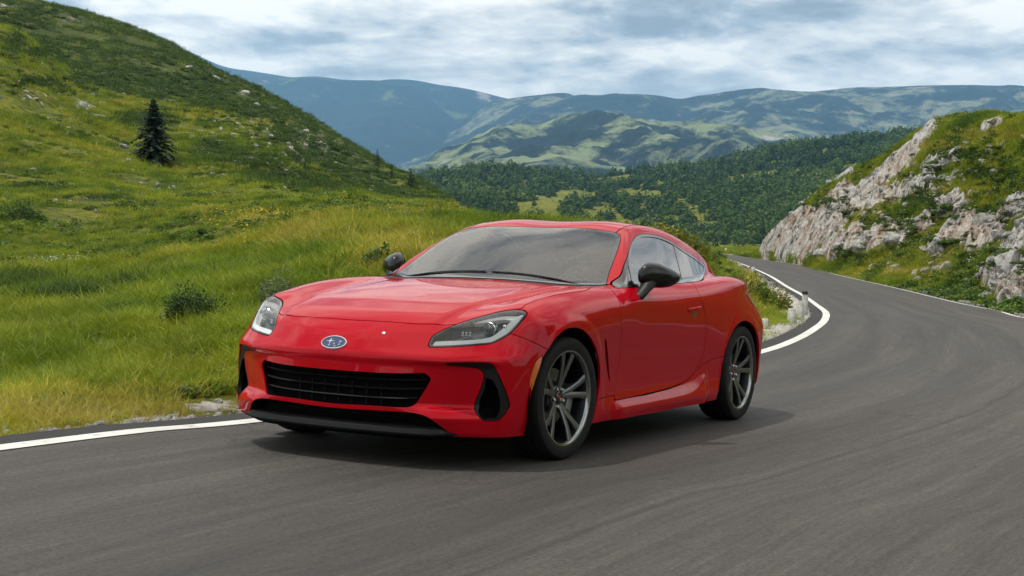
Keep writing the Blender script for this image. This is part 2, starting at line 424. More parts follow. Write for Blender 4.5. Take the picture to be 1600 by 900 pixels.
# ================================================================ numeric helpers
def herm1(xk, Y, xq): return herm(xk, Y, xq)
_rs = np.random.RandomState(7); _PERM = _rs.permutation(4096); _GR = _rs.rand(4096)*2*np.pi; _GX, _GY = np.cos(_GR), np.sin(_GR)
def perlin(x, y, seed=0):
    xi = np.floor(x).astype(np.int64); yi = np.floor(y).astype(np.int64); xf_ = x-xi; yf_ = y-yi
    u = xf_*xf_*xf_*(xf_*(xf_*6-15)+10); v = yf_*yf_*yf_*(yf_*(yf_*6-15)+10)
    def g(a, b):
        h = _PERM[(_PERM[(a+seed*131) & 4095]+b) & 4095]; return _GX[h]*(xf_-(a-xi))+_GY[h]*(yf_-(b-yi))
    a = g(xi, yi); b = g(xi+1, yi); c = g(xi, yi+1); d = g(xi+1, yi+1)
    return (a+(b-a)*u)*(1-v)+(c+(d-c)*u)*v
def fbm(x, y, o=5, seed=0, gain=.5, ridged=False):
    r = 0; a = 1.; s = 0
    for i in range(o):
        n = perlin(x*2**i+i*17.3, y*2**i-i*9.1, seed+i)*1.5
        if ridged: n = 1-2*np.abs(n)
        r = r+a*n; s += a; a *= gain
    return r/s
HY = 407.
CX, CY = CAM[0], CAM[1]
def world_xy(d, lat): return CX+d*Fh[0]+lat*Rh[0], CY+d*Fh[1]+lat*Rh[1]
def cam_dl(x, y): dx, dy = x-CX, y-CY; return dx*Fh[0]+dy*Fh[1], dx*Rh[0]+dy*Rh[1]
def zpx(d, v): return 1+d*(HY-v)/FPX
# plane of the banked road
_n = TILT.to_3x3() @ Vector((0, 0, 1)); _p = TILT @ Vector((0, 0, 0))
def zplane(x, y): return _p.z-((x-_p.x)*_n.x+(y-_p.y)*_n.y)/_n.z
# ================================================================ road
# (depth, lateral) of the inner white line and of the outer edge line, seen from the camera; z None = banked plane
IN_ = [(-70, -38, -.2), (-35, -22, None), (-12, -11.6, None), (0, -5.9, None), (7.0, -2.47, None), (8.58, -1.46, None), (12.5, .95, None), (17.2, 2.88, None), (21.2, 4.16, None), (25.1, 5.28, -.16), (29, 6.26, -.19), (33, 7.14, -.18), (37, 7.76, -.127), (41, 8.24, .004), (46, 8.73, .167), (56, 9.9, .43), (68, 11.0, .75), (80, 11.9, 1.07), (92, 12.4, 1.37), (105, 12.4, 1.62), (118, 11.4, 1.86), (130, 9.2, 2.0), (142, 4.0, 2.1), (150, -4, 2.2)]
OUT_ = [(-73, -31, -.5), (-38, -16, None), (-15, -6.3, None), (-3, -.75, None), (4.4, 2.75, None), (6.0, 3.7, None), (9.8, 5.75, None), (14.9, 8.2, None), (19.4, 9.7, None), (23.8, 10.85, -.33), (27.9, 11.95, -.37), (32, 12.6, -.43), (37.7, 13.3, -.48), (41.5, 13.9, -.43), (46, 14.15, -.34), (57, 15.1, -.08), (70, 15.8, .29), (84, 16.9, .67), (97, 17.6, .95), (110, 18.3, 1.20), (122, 17.9, 1.50), (135, 15.2, 1.72), (148, 9.5, 1.9), (157, -1, 2.0)]
def dens(L, n):
    P = np.array([[*world_xy(d, l), 0] for d, l, z in L], float)
    for i, (d, l, z) in enumerate(L): P[i, 2] = zplane(P[i, 0], P[i, 1]) if z is None else z
    t = np.arange(len(P)); q = np.linspace(0, len(P)-1, n); return herm_n(t, P, q)
def herm_n(xk, Y, xq):
    """Plain Catmull-Rom (no monotone limit)."""
    Y = np.asarray(Y, float); m = np.gradient(Y, axis=0); i = np.clip(np.floor(xq).astype(int), 0, len(Y)-2); t = (xq-i)[:, None]
    return (2*t**3-3*t**2+1)*Y[i]+(t**3-2*t**2+t)*m[i]+(-2*t**3+3*t**2)*Y[i+1]+(t**3-t**2)*m[i+1]
NR = 900
RI = dens(IN_, NR); RO_ = dens(OUT_, NR)
def cross(w):  # point rows at signed metres from the inner line (negative: towards the bank)
    D = RO_-RI; L = np.linalg.norm(D[:, :2], axis=1, keepdims=True); return RI+D/L*w
def crosso(w):
    D = RO_-RI; L = np.linalg.norm(D[:, :2], axis=1, keepdims=True); return RO_+D/L*w
RW_ = np.linalg.norm((RO_-RI)[:, :2], axis=1)
def strip(rows, name, mat, kind='structure', uvw=None):
    n = len(rows[0]); m = len(rows); V = np.concatenate(rows); F = []
    for j in range(m-1):
        a = j*n
        F += [(a+i, a+i+1, a+n+i+1, a+n+i) for i in range(n-1)]
    o = pymesh(name, V, F, None, mat, True); o['kind'] = kind
    bm = bmesh.new(); bm.from_mesh(o.data); bmesh.ops.recalc_face_normals(bm, faces=bm.faces[:])
    if sum(f.normal.z for f in bm.faces) < 0: bmesh.ops.reverse_faces(bm, faces=bm.faces[:])
    bm.to_mesh(o.data); bm.free()
    uv = o.data.uv_layers.new(name='uv'); S = np.concatenate([[0], np.cumsum(np.linalg.norm(np.diff(RI, axis=0), axis=1))])
    li = np.zeros(len(o.data.loops), np.int32); o.data.loops.foreach_get('vertex_index', li)
    wv = np.array(uvw if uvw is not None else np.arange(m)); U = np.stack([S[li % n], wv[li//n]], 1); uv.data.foreach_set('uv', U.ravel()); return o
# --- materials
def ramp(t, fac, stops):
    r = t.add('ShaderNodeValToRGB'); t.link(fac, r.inputs[0]); e = r.color_ramp.elements
    e[0].position, e[0].color = stops[0][0], (*stops[0][1], 1); e[1].position, e[1].color = stops[-1][0], (*stops[-1][1], 1)
    for p, c in stops[1:-1]: q = e.new(p); q.color = (*c, 1)
    return r.outputs[0]
def tnoise(t, vec, scale, det=5., rough=.55, sc3=None, dist=0.):
    if sc3 is not None:
        mp = t.add('ShaderNodeMapping'); mp.inputs['Scale'].default_value = sc3; t.link(vec, mp.inputs[0]); vec = mp.outputs[0]
    n = t.add('ShaderNodeTexNoise', i_Scale=scale, i_Detail=det, i_Roughness=rough, i_Distortion=dist); t.link(vec, n.inputs['Vector']); return n.outputs['Fac']
def tmix(t, f, a, b, mode='MIX'):
    m = t.add('ShaderNodeMixRGB'); m.blend_type = mode
    for i, v in enumerate((f, a, b)):
        if isinstance(v, (int, float)): m.inputs[i].default_value = v
        elif isinstance(v, tuple): m.inputs[i].default_value = (*v, 1)
        else: t.link(v, m.inputs[i])
    return m.outputs[0]
def tmath(t, op, a, b=None, clamp=False):
    n = t.n.new('ShaderNodeMath'); n.operation = op; n.use_clamp = clamp
    for i, v in enumerate((a, b)):
        if v is None: continue
        if isinstance(v, (int, float)): n.inputs[i].default_value = v
        else: t.link(v, n.inputs[i])
    return n.outputs[0]
def bump(t, h, strength, dist, b=None):
    bp = t.add('ShaderNodeBump', i_Strength=strength, i_Distance=dist); t.link(h, bp.inputs['Height'])
    if b is not None: t.link(b, bp.inputs['Normal'])
    return bp.outputs[0]
def asphalt():
    m = pmat('asphalt', (.05, .05, .05), .8, spec=.35); t = NT(m); b = t.n['Principled BSDF']
    uv = t.add('ShaderNodeUVMap'); uv.uv_map = 'uv'; o = t.add('ShaderNodeTexCoord').outputs['Object']
    streak = tnoise(t, uv.outputs[0], 1., 6., .62, (.10, 2.6, 1)); streak2 = tnoise(t, uv.outputs[0], 1., 4., .6, (.45, 9., 1)); big = tnoise(t, o, .22, 5.); agg = tnoise(t, o, 60., 5., .85); agg2 = tnoise(t, o, 22., 5., .75)
    c = ramp(t, streak, [(.34, (.030, .0275, .0255)), (.50, (.050, .0455, .042)), (.66, (.078, .071, .065))])
    c = tmix(t, .45, c, ramp(t, big, [(.3, (.034, .031, .029)), (.7, (.068, .062, .057))]))
    c = tmix(t, .55, c, ramp(t, streak2, [(.30, (.42, .42, .42)), (.70, (.62, .62, .62))]), 'OVERLAY')
    fs = tnoise(t, uv.outputs[0], 1., 5., .7, (1.1, 34., 1)); fs2 = tnoise(t, uv.outputs[0], 1., 3., .7, (2.6, 90., 1))
    c = tmix(t, .42, c, ramp(t, fs, [(.34, (.30, .30, .30)), (.66, (.72, .71, .70))]), 'OVERLAY'); c = tmix(t, .30, c, ramp(t, fs2, [(.36, (.32, .32, .32)), (.66, (.76, .75, .74))]), 'OVERLAY')
    sv = t.add('ShaderNodeSeparateXYZ'); t.link(uv.outputs[0], sv.inputs[0]); c = tmix(t, ramp(t, tmath(t, 'ADD', tmath(t, 'MULTIPLY', sv.outputs[1], -1.), tmath(t, 'MULTIPLY', tnoise(t, o, 3., 3.), .10)), [(.10, (0, 0, 0)), (.14, (1, 1, 1))]), c, (.022, .021, .020))
    jo = tmath(t, 'ABSOLUTE', tmath(t, 'SUBTRACT', tmath(t, 'ADD', sv.outputs[1], tmath(t, 'MULTIPLY', tnoise(t, uv.outputs[0], 1., 3., .6, (.8, .8, 1)), .10)), 3.05))
    c = tmix(t, tmath(t, 'MULTIPLY', ramp(t, jo, [(.008, (.7, .7, .7)), (.03, (0, 0, 0))]), tnoise(t, uv.outputs[0], 1., 4., .7, (1.6, 3., 1))), c, (.014, .013, .012))
    c = tmix(t, tmath(t, 'MULTIPLY', tmath(t, 'GREATER_THAN', sv.outputs[1], 3.0), .5), c, (.62, .61, .59), 'OVERLAY')
    c = tmix(t, .95, c, ramp(t, agg, [(.34, (.24, .24, .24)), (.66, (.80, .79, .78))]), 'OVERLAY')
    c = tmix(t, .40, c, ramp(t, agg2, [(.32, (.38, .38, .38)), (.68, (.64, .64, .63))]), 'OVERLAY')
    # oil and rubber darkened wheel tracks, sealed cracks
    vn = t.add('ShaderNodeTexVoronoi', feature='DISTANCE_TO_EDGE', i_Scale=.35); mp = t.add('ShaderNodeMapping'); mp.inputs['Scale'].default_value = (.5, 1, 1); dn_ = t.add('ShaderNodeTexNoise', i_Scale=2.2, i_Detail=5.)
    t.link(o, dn_.inputs['Vector']); va = t.add('ShaderNodeVectorMath', operation='ADD'); t.link(o, va.inputs[0]); sc_ = t.add('ShaderNodeVectorMath', operation='SCALE'); t.link(dn_.outputs['Color'], sc_.inputs[0]); sc_.inputs['Scale'].default_value = .9; t.link(sc_.outputs[0], va.inputs[1]); t.link(va.outputs[0], vn.inputs['Vector'])
    cr = ramp(t, vn.outputs['Distance'], [(0., (1, 1, 1)), (.006, (0, 0, 0))]); crm = tmath(t, 'MULTIPLY', cr, tmath(t, 'GREATER_THAN', tnoise(t, o, .13, 2.), .56))
    c = tmix(t, tmath(t, 'MULTIPLY', crm, .6), c, (.018, .018, .018)); t.link(c, b.inputs['Base Color'])
    t.link(bump(t, agg, .55, .006, bump(t, agg2, .4, .012)), b.inputs['Normal'])
    t.link(tmath(t, 'ADD', tmath(t, 'MULTIPLY', big, .25), .62), b.inputs['Roughness']); return m
ASPH = asphalt()
def paintline(name='line_paint', wear=.37):
    m = pmat(name, (.70, .69, .65), .6); t = NT(m); b = t.n['Principled BSDF']; o = t.add('ShaderNodeTexCoord').outputs['Object']
    n = tnoise(t, o, 9., 8., .7); t.link(tmix(t, ramp(t, n, [(wear-.06, (1, 1, 1)), (wear+.05, (0, 0, 0))]), ramp(t, tnoise(t, o, 1.3, 4.), [(.3, (.55, .54, .50)), (.7, (.76, .75, .71))]), (.10, .098, .09)), b.inputs['Base Color']); return m
LINEM = paintline(); LINEO = paintline('line_paint_worn', .42)
ws_ = [-.30, 0, 1, 2, 3, 4, 5]
rows = [cross(-.34)]+[RI+(RO_-RI)*t for t in (0, .2, .4, .6, .8, 1.)]+[crosso(.16)]
road = strip(rows, 'road', ASPH, uvw=[-.34, 0, 1.1, 2.2, 3.3, 4.4, 5.5, 5.66])
def lift(P, h): Q_ = P.copy(); Q_[:, 2] += h; return Q_
strip([lift(cross(-.075), .005), lift(cross(.075), .005)], 'road_edge_line', LINEM, uvw=[0, .15])
sl_ = slice(0, NR)
strip([lift(crosso(-.13), .005), lift(crosso(0.), .005)], 'road_edge_line', LINEO, uvw=[0, .13])
def road_frame(x, y):
    """nearest row of the road; returns signed metres beyond inner (-) / outer (+) edge, 0 inside, and road z there."""
    x = np.asarray(x, float).ravel(); y = np.asarray(y, float).ravel(); out = np.full(len(x), 99.); zz_ = np.zeros(len(x))
    MI = cross(-.34); MO = crosso(.16)
    step = 3; A = MI[::step]; B = MO[::step]
    for k in range(0, len(x), 20000):
        xs = x[k:k+20000, None]; ys = y[k:k+20000, None]
        dA = (xs-A[None, :, 0])**2+(ys-A[None, :, 1])**2; dB = (xs-B[None, :, 0])**2+(ys-B[None, :, 1])**2
        ia = dA.argmin(1); ib = dB.argmin(1); r = np.arange(len(ia)); da = np.sqrt(dA[r, ia]); db = np.sqrt(dB[r, ib])
        # which side: sign by cross-road direction
        def side_(ii, X):
            D = (B-A)[ii]; L = np.linalg.norm(D[:, :2], axis=1); return ((xs[:, 0]-X[ii, 0])*D[:, 0]+(ys[:, 0]-X[ii, 1])*D[:, 1])/L
        sa = side_(ia, A); sb = side_(ib, B)
        inner = sa < 0; outer = sb > 0
        res = np.where(inner & (da <= db), -da, np.where(outer & (db < da), db, 0.))
        D = (B-A); Lw = np.linalg.norm(D[:, :2], axis=1)
        tt = np.clip(sa/Lw[ia], 0, 1); zr = A[ia, 2]+(B[ia, 2]-A[ia, 2])*tt
        zr = np.where(res < 0, A[ia, 2], np.where(res > 0, B[ib, 2], zr))
        out[k:k+20000] = res; zz_[k:k+20000] = zr
    return out, zz_
# ================================================================ hillside (left) as one land surface
def U(th): return th
# knots: foot, bank, first crest, dip, slope, second crest, dip, slope, skyline, behind
COLS = {
-2600: [(4, 1200), (11, 760), (24, 420), (30, 380), (55, 150), (85, -250), (110, -180), (200, -300), (320, -420), (420, -200)],
-900: [(4.5, 980), (12, 690), (28, 430), (35, 410), (65, 250), (105, -20), (130, 20), (220, -60), (340, -180), (430, -60)],
-300: [(5.8, 800), (12, 620), (26, 470), (44, 360), (75, 270), (130, 10), (155, 40), (250, -10), (380, -95), (470, 0)],
0: [(7.0, 700), (12, 590), (28, 445), (46, 340), (85, 235), (140, 40), (170, 75), (265, 50), (400, 3), (500, 80)],
140: [(7.5, 688), (13, 555), (29, 430), (48, 345), (90, 245), (145, 140), (175, 165), (265, 90), (390, 36), (480, 120)],
250: [(7.9, 677), (14, 528), (30, 415), (50, 342), (95, 262), (150, 170), (180, 203), (260, 122), (375, 75), (460, 150)],
400: [(8.4, 659), (15, 500), (34, 372), (50, 328), (100, 262), (150, 192), (180, 228), (245, 184), (350, 148), (440, 220)],
520: [(9.3, 630), (16, 480), (37, 328), (44, 323), (100, 303), (135, 290), (165, 303), (225, 254), (325, 216), (410, 290)],
600: [(10, 620), (17, 465), (38, 326), (45, 324), (95, 318), (120, 314), (150, 320), (210, 293), (295, 264), (380, 330)],
700: [(11, 600), (18, 440), (38, 330), (45, 330), (85, 331), (110, 331), (135, 334), (190, 327), (255, 320), (340, 400)],
780: [(11.6, 590), (19, 430), (36, 346), (44, 352), (80, 366), (100, 372), (125, 378), (170, 384), (230, 388), (320, 440)],
900: [(12.8, 575), (20, 430), (33, 362), (42, 380), (70, 395), (90, 401), (120, 405), (160, 410), (220, 418), (320, 450)],
1000: [(13.9, 568), (21, 440), (32, 378), (42, 395), (60, 403), (85, 405), (120, 404), (160, 410), (220, 420), (320, 450)],
1060: [(14.7, 562), (22, 455), (33, 400), (43, 410), (60, 408), (85, 404), (120, 398), (160, 398), (220, 412), (320, 450)],
1120: [(15.6, 558), (22, 490), (34, 425), (45, 417), (60, 411), (82, 403), (125, 394), (160, 391), (220, 405), (320, 450)],
1185: [(17.3, 552), (22, 505), (32, 460), (42, 441), (55, 430), (80, 410), (125, 395), (160, 391), (220, 405), (320, 450)],
1300: [(24, 510), (28, 500), (34, 488), (44, 463), (60, 445), (80, 428), (125, 405), (160, 395), (220, 405), (320, 450)],
1600: [(24, 530), (30, 515), (36, 505), (46, 490), (60, 475), (80, 460), (125, 430), (160, 420), (220, 420), (320, 450)],
2400: [(24, 540), (30, 520), (36, 510), (46, 500), (60, 485), (80, 470), (125, 450), (160, 440), (220, 430), (320, 450)],
}
us = np.array(sorted(COLS)); KD = np.array([[k[0] for k in COLS[u]] for u in us], float); KV = np.array([[k[1] for k in COLS[u]] for u in us], float)
KZ = 1+KD*(HY-KV)/FPX
# columns are radial: convert depth to distance along the ray
def cols_at(uq):
    a = np.arctan((us-800)/FPX); q = np.arctan((uq-800)/FPX)
    return np.exp(herm(a, np.log(KD), q)), herm(a, KZ, q)
uin = np.concatenate([800+FPX*np.tan(np.radians(np.arange(-56, -20.5, .5))), np.arange(-40, 1660, 3.2), 800+FPX*np.tan(np.radians(np.arange(21.2, 44, .6)))])
kd, kz = cols_at(uin)
rq = np.exp(np.concatenate([np.linspace(np.log(3.0), np.log(60), 210)[:-1], np.linspace(np.log(60), np.log(500), 170)]))
GRIDZ = np.zeros((len(uin), len(rq)))
for i in range(len(uin)):
    GRIDZ[i] = herm(np.log(kd[i]), kz[i], np.log(rq))
GX_, GY_ = world_xy(rq[None, :]+0*uin[:, None], rq[None, :]*(uin[:, None]-800)/FPX)
rf, rz = road_frame(GX_, GY_); rf = rf.reshape(GX_.shape); rz = rz.reshape(GX_.shape)
dist = rq[None, :]+0*uin[:, None]
amp = np.clip((dist-5)/40, 0, 1)
nz = .34*np.clip(dist/14, .15, 1)*fbm(GX_/4.2, GY_/4.2, 5, 3)+.9*np.clip((dist-30)/60, 0, 1)*fbm(GX_/16, GY_/16, 4, 11)+3.2*np.clip((dist-150)/150, 0, 1)*fbm(GX_/45, GY_/45, 5, 23)
ter = .10*np.sin(GRIDZ*2.6+2*fbm(GX_/7, GY_/7, 2, 5))*np.clip((dist-14)/20, 0, 1)     # sheep terraces
edge = np.abs(rf); bl = sstep(.0, 2.2, edge)
low_v = np.where(uin[:, None] > 1090, .30, 1.)
GRIDZ = np.where(rf == 0, rz-.45, (rz-.025)*(1-bl)+(GRIDZ+(nz+ter)*low_v)*bl)
nu_, nr_ = GRIDZ.shape
def hgt(x, y):
    d, l = cam_dl(np.asarray(x, float), np.asarray(y, float)); d = np.maximum(d, .5); u = 800+FPX*l/d
    i = np.clip(np.interp(u, uin, np.arange(nu_)), 0, nu_-1.001); j = np.clip(np.interp(np.log(d), np.log(rq), np.arange(nr_)), 0, nr_-1.001)
    a = i.astype(int); b = j.astype(int); fa = i-a; fb = j-b
    return (GRIDZ[a, b]*(1-fa)+GRIDZ[a+1, b]*fa)*(1-fb)+(GRIDZ[a, b+1]*(1-fa)+GRIDZ[a+1, b+1]*fa)*fb
def grid_mesh(X, Y, Z, name, mat, kind='structure', keep=None, flip=False):
    a, b = X.shape; V = np.stack([X.ravel(), Y.ravel(), Z.ravel()], 1)
    I = np.arange(a*b).reshape(a, b); F = np.stack([I[:-1, :-1], I[:-1, 1:], I[1:, 1:], I[1:, :-1]], -1).reshape(-1, 4)
    if keep is not None:
        k = keep[:-1, :-1]|keep[1:, 1:]|keep[1:, :-1]|keep[:-1, 1:]; F = F[k.ravel()]
    if flip: F = F[:, ::-1]
    me = bpy.data.meshes.new(name); me.vertices.add(len(V)); me.vertices.foreach_set('co', V.ravel()); me.loops.add(F.size); me.loops.foreach_set('vertex_index', F.ravel().astype(np.int32))
    me.polygons.add(len(F)); me.polygons.foreach_set('loop_start', np.arange(0, F.size, 4, dtype=np.int32)); me.polygons.foreach_set('use_smooth', np.ones(len(F), bool)); me.update(); me.validate()
    o = new_obj(name, me, None, mat); o['kind'] = kind; return o
def attr(o, name, arr): a = o.data.attributes.new(name, 'FLOAT', 'POINT'); a.data.foreach_set('value', np.ascontiguousarray(arr, dtype=np.float32).ravel())
def grassland(name, rockattr=False, dark=1.0, far=False):
    m = pmat(name, (.07, .1, .02), .85, spec=.2); t = NT(m); b = t.n['Principled BSDF']; o = t.add('ShaderNodeTexCoord').outputs['Object']
    k = 1. if not far else .12
    n1 = tnoise(t, o, .35*k, 6., .6); n2 = tnoise(t, o, 2.2*k, 6., .65); n3 = tnoise(t, o, .11*k, 4.); n4 = tnoise(t, o, 14.*k, 5., .7)
    c = ramp(t, n1, [(.34, (.028, .048, .007)), (.45, (.080, .115, .010)), (.53, (.165, .195, .014)), (.63, (.30, .285, .028))])
    c = tmix(t, .55, c, ramp(t, n2, [(.35, (.030, .050, .007)), (.5, (.130, .165, .012)), (.64, (.29, .275, .038))]))
    c = tmix(t, ramp(t, n3, [(.40, (0, 0, 0)), (.62, (.55, .55, .55))]), c, (.235, .225, .022))
    c = tmix(t, ramp(t, n4, [(.60, (0, 0, 0)), (.72, (.5, .5, .5))]), c, (.018, .032, .008))
    if rockattr:
        hn = tmath(t, 'SUBTRACT', tnoise(t, o, 1.1, 6., .65), .5)
        he = t.add('ShaderNodeAttribute', attribute_name='heath').outputs['Fac']; dr = t.add('ShaderNodeAttribute', attribute_name='dry').outputs['Fac']
        c = tmix(t, ramp(t, tmath(t, 'ADD', dr, tmath(t, 'MULTIPLY', hn, .9)), [(.30, (0, 0, 0)), (.70, (.85, .85, .85))]), c, ramp(t, n4, [(.35, (.17, .15, .025)), (.65, (.36, .31, .05))]))
        c = tmix(t, ramp(t, tmath(t, 'ADD', he, tmath(t, 'MULTIPLY', hn, 1.2)), [(.34, (0, 0, 0)), (.56, (.9, .9, .9))]), c, ramp(t, n4, [(.35, (.018, .036, .008)), (.65, (.060, .092, .014))]))
    bmp = bump(t, n4, .9, .10/k, bump(t, n2, .7, .5/k))
    if rockattr:
        at = t.add('ShaderNodeAttribute', attribute_name='rock').outputs['Fac']
        r1 = tnoise(t, o, 1.1, 9., .70, None, .4); r2 = tnoise(t, o, 6., 6., .75); r3 = tnoise(t, o, .35, 4.)
        rc = ramp(t, r1, [(.36, (.05, .043, .038)), (.43, (.30, .28, .25)), (.50, (.58, .565, .54)), (.60, (.80, .785, .76))])
        rc = tmix(t, ramp(t, r3, [(.42, (0, 0, 0)), (.60, (.75, .75, .75))]), rc, ramp(t, r1, [(.36, (.11, .06, .035)), (.46, (.50, .36, .26)), (.58, (.80, .69, .58))]))
        rc = tmix(t, .5, rc, ramp(t, r2, [(.32, (.22, .22, .22)), (.68, (.80, .80, .80))]), 'OVERLAY')
        f = tmath(t, 'ADD', at, tmath(t, 'MULTIPLY', tmath(t, 'SUBTRACT', tnoise(t, o, 1.6, 7., .7), .5), 1.7))
        f = ramp(t, f, [(.44, (0, 0, 0)), (.56, (1, 1, 1))])
        c = tmix(t, f, c, rc); bmp = bump(t, r1, 1., .35, bump(t, r2, .8, .08, bmp))
    t.link(c, b.inputs['Base Color']); t.link(bmp, b.inputs['Normal']); return m
MEAD = grassland('meadow_ground', True)
# stony patches of the left slopes, in picture order: (u, v, ru, rv, strength)
def pix(x, y, z): d, l = cam_dl(x, y); return 800+FPX*l/d, HY-FPX*(z-1)/d
uu, vv = pix(GX_, GY_, GRIDZ)
rock = np.zeros_like(uu)+.10
for (a, b, ra, rb, s) in [(440, 205, 50, 8, .34), (330, 115, 16, 7, .40), (298, 104, 12, 5, .40), (385, 146, 12, 6, .45), (402, 163, 9, 5, .4), (520, 235, 60, 20, .3), (470, 262, 30, 40, .33), (555, 300, 45, 12, .3), (480, 215, 24, 8, .34),
                          (200, 245, 20, 25, .35), (130, 165, 25, 10, .5), (55, 150, 60, 10, .3), (10, 15, 30, 12, .5), (120, 30, 30, 8, .35), (720, 338, 45, 5, .7), (640, 330, 40, 5, .4), (300, 306, 60, 5, .35), (75, 95, 20, 25, .35)]:
    rock += s*np.exp(-(((uu-a)/ra)**2+((vv-b)/rb)**2))
rock = np.where((np.abs(rf) < .7) & (rf != 0), np.maximum(rock, .56), rock)      # stony strip by the asphalt
HEATH = [(215, 110, 40, 14), (290, 140, 60, 18), (250, 130, 50, 14), (330, 160, 50, 16), (400, 175, 40, 14), (440, 215, 40, 16), (480, 240, 40, 18), (530, 262, 40, 16), (400, 250, 60, 16), (440, 275, 60, 14), (340, 235, 30, 10), (500, 290, 60, 12), (20, 70, 20, 18), (60, 85, 22, 10), (120, 130, 16, 8), (60, 130, 40, 8), (350, 130, 60, 10), (230, 185, 60, 14), (590, 290, 40, 12), (60, 290, 50, 8), (150, 310, 60, 6), (30, 450, 60, 12), (110, 480, 70, 10), (200, 460, 40, 8)]
DRY = [(200, 162, 40, 5), (300, 181, 50, 5), (400, 194, 50, 6), (560, 335, 170, 16), (470, 372, 80, 26), (1185, 455, 60, 45), (400, 345, 60, 14), (620, 400, 90, 40), (90, 655, 220, 18), (250, 640, 200, 22), (60, 30, 60, 20), (1000, 400, 80, 40), (420, 190, 80, 6), (330, 330, 60, 6)]
def zone(lst, a_, b_): 
    r = np.zeros_like(np.asarray(a_, float))
    for (p, q_, ra, rb) in lst: r = np.maximum(r, np.exp(-(((a_-p)/ra)**2+((b_-q_)/rb)**2)))
    return r
mead = grid_mesh(GX_, GY_, GRIDZ, 'hillside', MEAD); attr(mead, 'rock', rock); attr(mead, 'heath', np.maximum(.75*zone(HEATH, uu, vv), .55*sstep(160, 190, dist)*sstep(720, 560, uin)[:, None])); attr(mead, 'dry', .65*zone(DRY, uu, vv))
# pale stone edging between the asphalt and the bollards in the bend
dd_ = cam_dl(RI[:, 0], RI[:, 1])[0]; ks = np.where((dd_ > 15) & (dd_ < 44))[0]; ks = ks[::2]; tk = np.linspace(0, 1, len(ks)); wv_ = (.30+.62*np.sin(np.pi*tk)**.6)*(1+.25*fbm(RI[ks, 0]*1.4, RI[ks, 1]*1.4, 3, 15)); Dn = ((RO_-RI)/np.linalg.norm((RO_-RI)[:, :2], axis=1, keepdims=True))[ks]
rows_ = [RI[ks]-Dn*(.345+wv_[:, None]*f_) for f_ in (0, .02, .35, .7, .97, 1.)]; hs_ = (-.05, .018, .035, .045, .05, -.08)
SV = np.stack([r_+[0, 0, h_] for r_, h_ in zip(rows_, hs_)], 0); SV[:, :, 2] += .02*fbm(SV[:, :, 0]*2, SV[:, :, 1]*2, 3, 16)
SMAT = pmat('pale_verge_stone', (.42, .39, .34), .9); t = NT(SMAT); o_ = t.add('ShaderNodeTexCoord').outputs['Object']; q_ = tnoise(t, o_, 7., 8., .75); vo_ = t.add('ShaderNodeTexVoronoi', feature='DISTANCE_TO_EDGE', i_Scale=1.6); t.link(o_, vo_.inputs['Vector'])
t.link(tmix(t, ramp(t, vo_.outputs['Distance'], [(.0, (.8, .8, .8)), (.03, (0, 0, 0))]), ramp(t, q_, [(.36, (.13, .115, .09)), (.46, (.40, .37, .32)), (.62, (.58, .55, .50))]), (.07, .08, .03)), t.n['Principled BSDF'].inputs['Base Color']); t.link(bump(t, q_, .8, .03), t.n['Principled BSDF'].inputs['Normal'])
grid_mesh(SV[:, :, 0], SV[:, :, 1], SV[:, :, 2], 'stone_verge', SMAT)
# plain ground all around, out to the horizon
m = MB(); a = np.linspace(0, 2*math.pi, 97)
def gz(x, y):
    return 0
rr = [6, 20, 60, 200, 800, 2500, 5400]; X = np.array([[CX+r*math.cos(t) for r in rr] for t in a]); Y = np.array([[CY+r*math.sin(t) for r in rr] for t in a])
Z = np.array([[-1.2, -1.6, -4., -22., -70., -160., -250.]]*97); grid_mesh(X, Y, Z, 'ground', grassland('valley_ground', far=True), flip=False)
# ================================================================ rocky hill right of the road
RC = {1150: [(118, 400), (119, 401), (121, 402), (124, 404), (130, 420)],
1180: [(109, 404), (110, 403), (111, 402), (113, 402), (120, 420)],
1200: [(101, 407), (102.5, 399), (105, 385), (107, 377), (118, 400)],
1240: [(89, 415), (92, 400), (98, 365), (103, 340), (115, 370)],
1280: [(77.5, 425), (82, 400), (92, 335), (99, 304), (113, 335)],
1330: [(68, 436), (74, 405), (86, 315), (94, 270), (110, 300)],
1385: [(60, 448), (66, 415), (80, 310), (90, 246), (105, 275)],
1415: [(56.5, 454), (63, 420), (76, 305), (86, 226), (102, 260)],
1450: [(52.5, 462), (59, 430), (72, 300), (82, 198), (100, 215)],
1500: [(47, 474), (54, 440), (66, 310), (76, 184), (95, 195)],
1600: [(38.8, 498), (46, 455), (56, 330), (66, 186), (88, 196)],
1700: [(33.5, 520), (40, 470), (50, 340), (60, 175), (84, 186)],
2000: [(22, 600), (28, 530), (38, 350), (48, 130), (74, 140)],
2600: [(13, 740), (17, 620), (25, 330), (34, -120), (60, -100)],  # from here on out of view, raised to block sky light from the car
3600: [(8, 950), (11, 760), (17, 330), (25, -480), (45, -450)],
6000: [(4.5, 1300), (6.3, 1000), (10, 200), (16, -1600), (28, -1500)]}
ru = np.array(sorted(RC)); RD = np.array([[k[0] for k in RC[u]] for u in ru], float); RV = np.array([[k[1] for k in RC[u]] for u in ru], float); RZ = 1+RD*(HY-RV)/FPX
a_ = np.arctan((ru-800)/FPX)
uh = np.concatenate([np.arange(1150, 1700, 1.6), 800+FPX*np.tan(np.radians(np.arange(21.8, 66, .35)))]); q = np.arctan((uh-800)/FPX)
kd2 = np.exp(herm(a_, np.log(RD), q)); kz2 = herm(a_, RZ, q)
tq = np.concatenate([np.linspace(0, 3, 230), np.linspace(3.05, 4, 16)])
